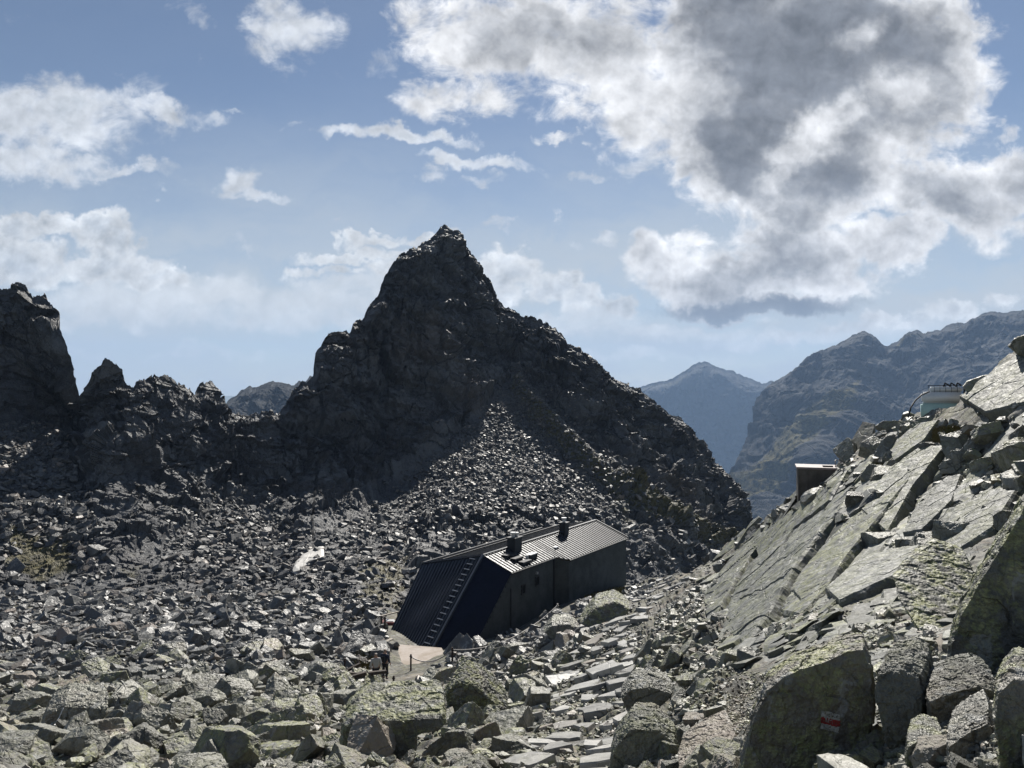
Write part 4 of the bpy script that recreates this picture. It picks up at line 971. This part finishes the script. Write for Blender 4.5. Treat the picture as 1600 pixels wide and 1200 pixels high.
dC = 32.5; ct = empty('cistern_box', P(1268, 770, dC)); tag(ct, 'dark box with a pale lid built against the bedrock skyline', 'cistern')
M['lid'] = plain('pale_lid', (.27,.22,.215), .6, 0, .3, 2, .2)
a = P(1247, 733, dC); u_ = Vector((1,-.31,0)).normalized(); v_ = Vector((.31,1,0)).normalized(); cw, cd, chh = 1.75, 1.3, 1.5
M['box_side'] = plain('weathered_boards', (.13,.115,.10), .8, 0, .4, 2, .3)
g = MB(); p0 = a; g.box(p0+u_*cw/2+v_*cd/2-UP*chh/2, u_*cw/2, v_*cd/2, UP*chh/2); g.build('box_body', M['box_side'], ct, .02)
for k in range(6): MB().bar(p0+u_*(.02+k*.34)-v_*.025-UP*.06, p0+u_*(.02+k*.34)-v_*.025-UP*chh, .045, .035, v_).build('batten', M['box_side'], ct)
g = MB(); g.box(p0+u_*cw/2+v_*cd/2+UP*.05, u_*(cw/2+.06), v_*(cd/2+.06), UP*.045); g.build('lid', M['lid'], ct, .01)
MB().box(p0+u_*1.2+v_*.4+UP*.125, u_*.2, v_*.12, UP*.03).build('hatch', M['dark_metal'], ct)
MB().tube([p0+u_*1.5+v_*.4+UP*.05, p0+u_*1.5+v_*.4+UP*.38, p0+u_*1.62+v_*.4+UP*.40, p0+u_*1.95+v_*.4+UP*.1], .03, 7).build('pipe', M['white_cap'], ct)

# ------------------------------------------------------------------ two hikers
M['skin'] = plain('skin', (.42,.25,.18), .55, 0, .1, 5, .05)
M['grey_jacket'] = plain('grey_jacket', (.42,.42,.42), .8, 0, .15, 6, .2)
M['navy_jacket'] = plain('navy_jacket', (.018,.022,.045), .8, 0, .2, 6, .2)
M['black_cloth'] = plain('black_cloth', (.015,.015,.017), .85, 0, .2, 6, .2)
M['hair'] = plain('dark_hair', (.02,.015,.012), .6, 0, .2, 20, .3)
def skin_mesh(name, verts, edges, radii, mat, parent, root=0):
    me = bpy.data.meshes.new(name); me.from_pydata(verts, edges, []); o = bpy.data.objects.new('tmp', me); COL.objects.link(o)
    md = o.modifiers.new('s', 'SKIN'); md.use_smooth_shade = True
    for k, r_ in enumerate(radii): me.skin_vertices[0].data[k].radius = (r_, r_) if not isinstance(r_, tuple) else r_
    for k in range(len(radii)): me.skin_vertices[0].data[k].use_root = (k == root)
    o.modifiers.new('d', 'SUBSURF').levels = 2; o.modifiers['d'].render_levels = 2
    dg = bpy.context.evaluated_depsgraph_get(); m2 = bpy.data.meshes.new_from_object(o.evaluated_get(dg)); m2.name = name
    bpy.data.objects.remove(o); ob = bpy.data.objects.new(name, m2); COL.objects.link(ob); m2.materials.clear(); m2.materials.append(mat)
    if parent: ob.parent = parent
    return ob
def hiker(loc, yaw, top, pants, label, pack, bend=0.0):
    h = empty('person', loc); h.rotation_euler = (0,0,yaw); tag(h, label, 'person')
    # continuous body: pelvis root, legs, torso, neck, head with nose, arms, five fingers each
    V = [(0,0,.94),(0,.0,1.15),(0,.02,1.38),(0,.01,1.50),(0,-.01,1.58),(0,-.02,1.68),(0,-.115,1.65)]
    E = [(0,1),(1,2),(2,3),(3,4),(4,5),(5,6)]; Rr = [(.15,.12),(.145,.105),(.17,.11),.06,.075,.098,.016]
    for s in (-1, 1):
        b = len(V); V += [(s*.1,0,.86),(s*.11,-.03,.49),(s*.115,.02,.09),(s*.125,-.13,.04)]; E += [(0,b),(b,b+1),(b+1,b+2),(b+2,b+3)]; Rr += [.09,.06,.042,.036]
        b = len(V); V += [(s*.19,.02,1.40),(s*.27,.03,1.12),(s*.25,-.13,.92),(s*.25,-.17,.86)]; E += [(2,b),(b,b+1),(b+1,b+2),(b+2,b+3)]; Rr += [.06,.045,.032,.03]
        for q in range(4):
            c0 = len(V); V += [(s*(.225+.016*q),-.205,.815),(s*(.225+.016*q),-.205-.005*q,.765+.008*abs(q-1.5))]; E += [(b+3,c0),(c0,c0+1)]; Rr += [.009,.008]
        c0 = len(V); V += [(s*.215,-.20,.845),(s*.205,-.225,.815)]; E += [(b+3,c0),(c0,c0+1)]; Rr += [.011,.009]
    skin_mesh('body', V, E, Rr, M['skin'], h)
    def seg(name, V, E, Rr, mat): return skin_mesh(name, V, E, Rr, mat, h)
    seg('jacket', [(0,0,.88),(0,.0,1.15),(0,.02,1.39),(0,.01,1.47),(.20,.02,1.40),(.275,.03,1.12),(.255,-.12,.94),(-.20,.02,1.40),(-.275,.03,1.12),(-.255,-.12,.94)],
        [(0,1),(1,2),(2,3),(2,4),(4,5),(5,6),(2,7),(7,8),(8,9)], [(.185,.155),(.175,.135),(.195,.135),.075,.08,.064,.05,.08,.064,.05], top)
    seg('trousers', [(0,0,.95),(.1,0,.86),(.11,-.03,.49),(.115,.02,.12),(-.1,0,.86),(-.11,-.03,.49),(-.115,.02,.12)], [(0,1),(1,2),(2,3),(0,4),(4,5),(5,6)], [(.17,.14),.108,.08,.062,.108,.08,.062], pants)
    for s in (-1, 1): seg('boot', [(s*.115,.04,.14),(s*.117,.02,.06),(s*.128,-.13,.04)], [(0,1),(1,2)], [.06,.058,.045], M['black_cloth'])
    seg('hair', [(0,.0,1.66),(0,.012,1.71)], [(0,1)], [.105,.10], M['hair'])
    for s in (-1, 1): seg('eye', [(s*.036,-.105,1.69),(s*.036,-.109,1.69)], [(0,1)], [.010,.008], M['white_cap'])
    if pack:
        seg('backpack', [(0,.2,1.02),(0,.21,1.42)], [(0,1)], [(.16,.11),(.15,.10)], M['black_cloth'] if pack == 2 else M['grey_jacket'])
    return h
hb = near.sample(np.array([588.,597.]), np.array([1067.,1062.]))[0]
hiker(Vector(hb[0]), math.radians(200), M['grey_jacket'], M['black_cloth'], 'hiker in a light grey jacket and black trousers below the terrace', 0)
hiker(Vector(hb[1])+Vector((.15,.2,0)), math.radians(160), M['navy_jacket'], M['black_cloth'], 'hiker in dark clothes standing close beside the light grey one', 2)

# ------------------------------------------------------------------ grass and moss tufts
def tufts(areas, rng):
    V, Fc = [], []
    for (poly, n, h0) in areas:
        poly = np.array(poly, float); x = rng.uniform(poly[:,0].min(), poly[:,0].max(), n*2); y = rng.uniform(poly[:,1].min(), poly[:,1].max(), n*2)
        ok = poly_mask(poly, x, y, .5) > .5; x, y = x[ok][:n], y[ok][:n]
        pos, _ = near.sample(x, y)
        for p in pos:
            for _k in range(6):
                a = rng.uniform(0, 6.28); hh = h0*rng.uniform(.5, 1.2); w_ = hh*.09; l = rng.uniform(.1,.7)*hh
                q = p+rng.normal(size=3)*np.array([.1,.1,0])*h0*2; b = len(V); c_, s_ = math.cos(a), math.sin(a)
                V += [tuple(q+np.array([c_*w_, s_*w_, -.05])), tuple(q-np.array([c_*w_, s_*w_, .05])), tuple(q+np.array([-s_*l*.4, c_*l*.4, hh*.7])), tuple(q+np.array([-s_*l, c_*l, hh]))]
                Fc += [(b, b+1, b+2), (b+1, b+3, b+2)]
    me = bpy.data.meshes.new('grass'); me.from_pydata(V, [], Fc); return me
M['grass'] = plain('dry_grass', (.10,.10,.035), .8, 0, .4, 1.5, .1, .2, (.13,.10,.045))
rg = np.random.default_rng(5)
tag(link_mesh('grass', tufts([([(908,946),(920,932),(975,918),(980,926),(935,947)], 420, .30), ([(548,1028),(598,1020),(592,1046),(562,1054)], 300, .3), ([(1455,676),(1505,674),(1500,694),(1460,693)], 420, .16), ([(1240,905),(1262,900),(1258,915),(1242,915)], 160, .12), ([(1362,728),(1398,714),(1394,728),(1366,738)], 200, .12)], rg), M['grass']),
    'tufts of dry grass and moss between the rocks', 'grass', kind='stuff')

# ------------------------------------------------------------------ haze
SUN_AZ, SUN_EL = 13.0, 41.0
hz = MB().hexa([(-7000,-200,-622),(7000,-200,-622),(7000,9000,-622),(-7000,9000,-622),(-7000,-200,460),(7000,-200,460),(7000,9000,460),(-7000,9000,460)]).build('haze', None, None)
hm = bpy.data.materials.new('haze'); hm.use_nodes = True; hm.node_tree.nodes.clear(); t = NT(hm.node_tree)
pv = t.new('ShaderNodeVolumePrincipled'); pv.inputs['Color'].default_value = (.45,.66,1,1); pv.inputs['Density'].default_value = 8e-5; pv.inputs['Anisotropy'].default_value = .1
ho = t.new('ShaderNodeOutputMaterial'); t.l.new(pv.outputs[0], ho.inputs['Volume']); hz.data.materials.append(hm); tag(hz, kind='stuff', label='thin blue haze filling the valley air', cat='haze')

# ------------------------------------------------------------------ sky
world = bpy.data.worlds.new('World'); scene.world = world; world.use_nodes = True; world.node_tree.nodes.clear(); t = NT(world.node_tree)
sky = t.new('ShaderNodeTexSky'); sky.sky_type = 'NISHITA'; sky.sun_disc = False; sky.sun_elevation = math.radians(SUN_EL); sky.sun_rotation = math.radians(SUN_AZ)
sky.altitude = 2200; sky.air_density = 1.0; sky.dust_density = .5; sky.ozone_density = 1.5
tc = t.new('ShaderNodeTexCoord'); sp = t.new('ShaderNodeSeparateXYZ'); t.put(sp.inputs[0], tc.outputs['Generated'])
yy = t.math('MAXIMUM', t.math('ABSOLUTE', sp.outputs[1]), .12)
U = t.math('MULTIPLY_ADD', t.math('DIVIDE', sp.outputs[0], yy), 12.02, 8.0)
Vv = t.math('MULTIPLY_ADD', t.math('DIVIDE', sp.outputs[2], yy), -12.02, 6.0)     # tangent-plane bearing coordinates of the sky, in tenths of a radian or so
cb = t.new('ShaderNodeCombineXYZ'); t.put(cb.inputs[0], U); t.put(cb.inputs[1], Vv); UV = cb.outputs[0]
w1 = t.vmath('SCALE', t.vmath('SUBTRACT', t.noise(UV, .8, 4, .55, col=True), (.5,.5,.5)), scale=1.0)
w2 = t.vmath('SCALE', t.vmath('SUBTRACT', t.noise(UV, 3.2, 5, .6, col=True), (.5,.5,.5)), scale=.42)
WP = t.vmath('MULTIPLY', t.vmath('ADD', t.vmath('ADD', UV, w1), w2), (1,1,0))
FB = t.noise(t.vmath('MULTIPLY', UV, (.85,1.2,1)), 1.6, 11, .64, .35)
wsp = t.new('ShaderNodeSeparateXYZ'); t.put(wsp.inputs[0], WP)
chain = [None]                      # each blob waits for the one before it, which keeps the shader's memory small
def blobs(lst):
    acc = None
    for (cx, cy, rx, ry, rot, st) in lst:
        cb_ = t.new('ShaderNodeCombineXYZ'); t.put(cb_.inputs[0], wsp.outputs[0]); t.put(cb_.inputs[1], wsp.outputs[1])
        if chain[0] is not None: t.put(cb_.inputs[2], chain[0])
        mp = t.new('ShaderNodeMapping', vector_type='TEXTURE'); t.put(mp.inputs['Vector'], cb_.outputs[0])
        mp.inputs['Location'].default_value = (cx/100, cy/100, 0); mp.inputs['Rotation'].default_value = (0,0,math.radians(rot)); mp.inputs['Scale'].default_value = (rx/100, ry/100, 1e6)
        f = t.ramp(t.vmath('LENGTH', mp.outputs[0]), 1.4, .25, 0, st)
        acc = f if acc is None else t.math('MAXIMUM', acc, f); chain[0] = acc
    return acc
BIG = [(1240,110,230,230,0,1.25),(1180,20,150,130,0,1.1),(1400,110,180,150,0,1.1),(1270,260,170,110,0,1.0),(1160,240,110,130,0,1.1),(1240,340,100,55,0,.8),
 (930,90,150,120,0,.72),(800,60,170,110,0,.76),(680,30,80,60,0,.55),(720,150,120,45,0,.6),(1000,170,130,85,0,.72),(880,215,60,12,0,.45),
 (1480,310,160,70,10,.9),(1390,380,110,50,0,.8),(1590,290,80,70,0,.85),(1590,215,35,28,0,.55),
 (1050,405,90,52,0,.75),(1130,440,130,50,0,.8),(1250,400,150,75,0,.8),(1180,470,170,30,0,.75),(1010,385,45,35,0,.6),(1330,440,90,40,0,.6)]
WISP = [(90,180,210,75,0,.85),(50,255,150,42,8,.8),(250,172,110,24,8,.75),(190,275,110,17,-4,.6),(460,45,100,58,0,.72),(300,30,60,22,40,.45),(375,272,34,40,-30,.62),(395,296,75,14,5,.62),
 (625,216,165,17,4,.8),(740,262,125,15,6,.7),(675,280,45,16,0,.5),(772,290,40,12,0,.5),(930,272,42,15,0,.6),(1005,258,52,26,-10,.68),(450,185,36,9,0,.5),(785,355,42,16,0,.62),(945,378,32,10,0,.5),(885,378,20,8,0,.42),
 (600,100,50,28,-20,.4),(15,20,40,40,0,.3),(240,303,22,9,0,.45),(355,168,36,8,15,.5),(128,395,45,12,40,.6),(385,395,40,16,50,.4),(310,110,40,20,0,.25),(1530,180,20,12,0,.3)]
MID = [(25,362,60,34,0,.8),(95,352,50,24,0,.75),(150,368,66,38,0,.85),(195,392,42,34,0,.8),(160,420,110,34,0,.75),(240,440,80,26,8,.7),(40,410,110,40,0,.75),(590,372,70,14,-8,.6),(560,396,110,14,-6,.62),(660,368,50,12,-4,.6),(510,420,90,10,0,.5),(640,410,80,24,0,.6),
 (800,408,52,34,0,.75),(860,440,60,34,0,.8),(915,462,50,32,0,.78),(970,478,46,22,0,.66),(770,440,60,40,0,.7),(525,378,26,12,20,.5),(610,358,24,8,0,.5),(1480,488,56,26,0,.62),(1400,505,90,20,0,.52),(1330,520,70,18,0,.48),(1220,525,60,30,40,.42),(1565,470,40,20,0,.5)]
LOW = [(300,470,430,36,0,.62),(150,500,260,30,0,.55),(500,450,230,26,-4,.6),(430,500,240,24,0,.5),(640,440,110,40,0,.55),(880,500,170,28,0,.6),(1060,520,170,20,0,.5),(1250,535,240,16,0,.5),(1420,520,220,26,0,.5),(60,560,180,18,0,.35),(350,555,160,14,0,.35),(1000,560,200,14,0,.35)]
n0 = t.math('SUBTRACT', FB, .5)
def layer(lst, k, a0, a1):
    b_ = blobs(lst); d = t.math('MULTIPLY_ADD', n0, k, b_); layer.last = b_; return d, t.ramp(d, a0, a1)
dB, aB = layer(BIG, 1.3, .22, .64); blobB = layer.last; dW, aW = layer(WISP, 1.5, .26, .85); dL, aL = layer(LOW, 1.1, .12, .75); dM, aM = layer(MID, 1.35, .24, .60)
def relief(sc, off, det): return t.math('SUBTRACT', t.noise(t.vmath('ADD', UV, (off*.3,off,0)), sc, det, .58, .3), t.noise(t.vmath('ADD', UV, (-off*.3,-off,0)), sc, det, .58, .3))
em1 = relief(.9, .22, 3); em2 = relief(2.6, .10, 6)              # billows, bright on their upper side
em = t.math('ADD', em1, t.math('ADD', t.math('MULTIPLY', em2, .9), t.math('MULTIPLY', relief(6.5, .045, 5), .2)))
skyc = t.vmath('SCALE', sky.outputs[0], scale=.056)
skyc = t.mix(.11, skyc, (.18,.195,.21))
veil = t.math('MULTIPLY', t.ramp(Vv, 1.0, 5.4, .04, .96), t.math('MULTIPLY', t.ramp(t.noise(t.vmath('MULTIPLY', WP, (.35,1.3,1)), .9, 5, .55), .25, .7, .55, 1.15), t.ramp(Vv, 6.1, 7.5, 1, 0)))
skyc = t.mix(veil, skyc, (.395,.43,.46))
def shade(d, lo, hi, bright, dark, gain):
    c = t.mix(t.ramp(d, lo, hi), bright, dark); k = t.math('MULTIPLY_ADD', em, gain, 1.0); return t.vmath('SCALE', c, scale=k)
lowf = t.noise(t.vmath('ADD', WP, (3.1,1.7,0)), .75, 3, .5)          # large soft thin and thick places
dB2 = t.math('ADD', t.math('MULTIPLY_ADD', t.math('SUBTRACT', lowf, .5), .95, blobB), t.math('MULTIPLY', n0, .38))
dB2 = t.math('SUBTRACT', dB2, blobs([(1280,205,85,34,-35,.55),(1405,135,55,45,20,.4),(1330,60,70,26,-20,.3),(1215,275,50,22,-30,.3),(1190,60,40,60,0,.12)]))
cB = shade(dB2, .36, 1.20, (.66,.665,.68), (.155,.168,.192), .85)
cW = shade(dW, .6, 1.3, (.55,.57,.60), (.37,.40,.435), .8)
cM = shade(dM, .48, 1.15, (.55,.565,.58), (.33,.365,.41), 1.0)
cL = shade(dL, .45, 1.1, (.56,.575,.59), (.44,.47,.50), .5)
front = t.ramp(sp.outputs[1], .02, .15)
aL, aM, aW, aB = [t.math('MULTIPLY', a_, front) for a_ in (aL, aM, aW, aB)]
c = t.mix(t.math('MULTIPLY', aL, .8), skyc, cL); c = t.mix(t.math('MULTIPLY', aM, .92), c, cM); c = t.mix(t.math('MULTIPLY', aW, .9), c, cW); c = t.mix(aB, c, cB)
aD = t.math('MULTIPLY', t.ramp(t.math('MULTIPLY_ADD', n0, .7, blobs([(1185,478,190,22,0,1.0)])), .25, .95, 0, .85), front)
c = t.mix(aD, c, (.125,.15,.19))
bg = t.new('ShaderNodeBackground'); t.put(bg.inputs[0], c); bg.inputs[1].default_value = 1.0
wo = t.new('ShaderNodeOutputWorld'); t.l.new(bg.outputs[0], wo.inputs[0])

sl = bpy.data.lights.new('sun', 'SUN'); sl.energy = 5.0; sl.angle = math.radians(.53); sl.color = (1,.95,.87)
so = bpy.data.objects.new('sun', sl); COL.objects.link(so)
az, el = math.radians(SUN_AZ), math.radians(SUN_EL)
dirv = Vector((math.sin(az)*math.cos(el), math.cos(az)*math.cos(el), math.sin(el))); so.rotation_euler = dirv.to_track_quat('Z', 'Y').to_euler()

# ------------------------------------------------------------------ camera and view
cam = bpy.data.cameras.new('camera'); cam.sensor_width = 36; cam.lens = 36*F/1600; cam.clip_start = .1; cam.clip_end = 120000
co = bpy.data.objects.new('camera', cam); COL.objects.link(co); co.rotation_euler = (math.radians(90),0,0); scene.camera = co
vs = scene.view_settings; vs.view_transform = 'Standard'; vs.look = 'None'; vs.exposure = 0.5; vs.gamma = 1.0
scene.render.resolution_x, scene.render.resolution_y = 1024, 768
scene.cycles.volume_bounces = 1; scene.cycles.max_bounces = 6; scene.cycles.diffuse_bounces = 1
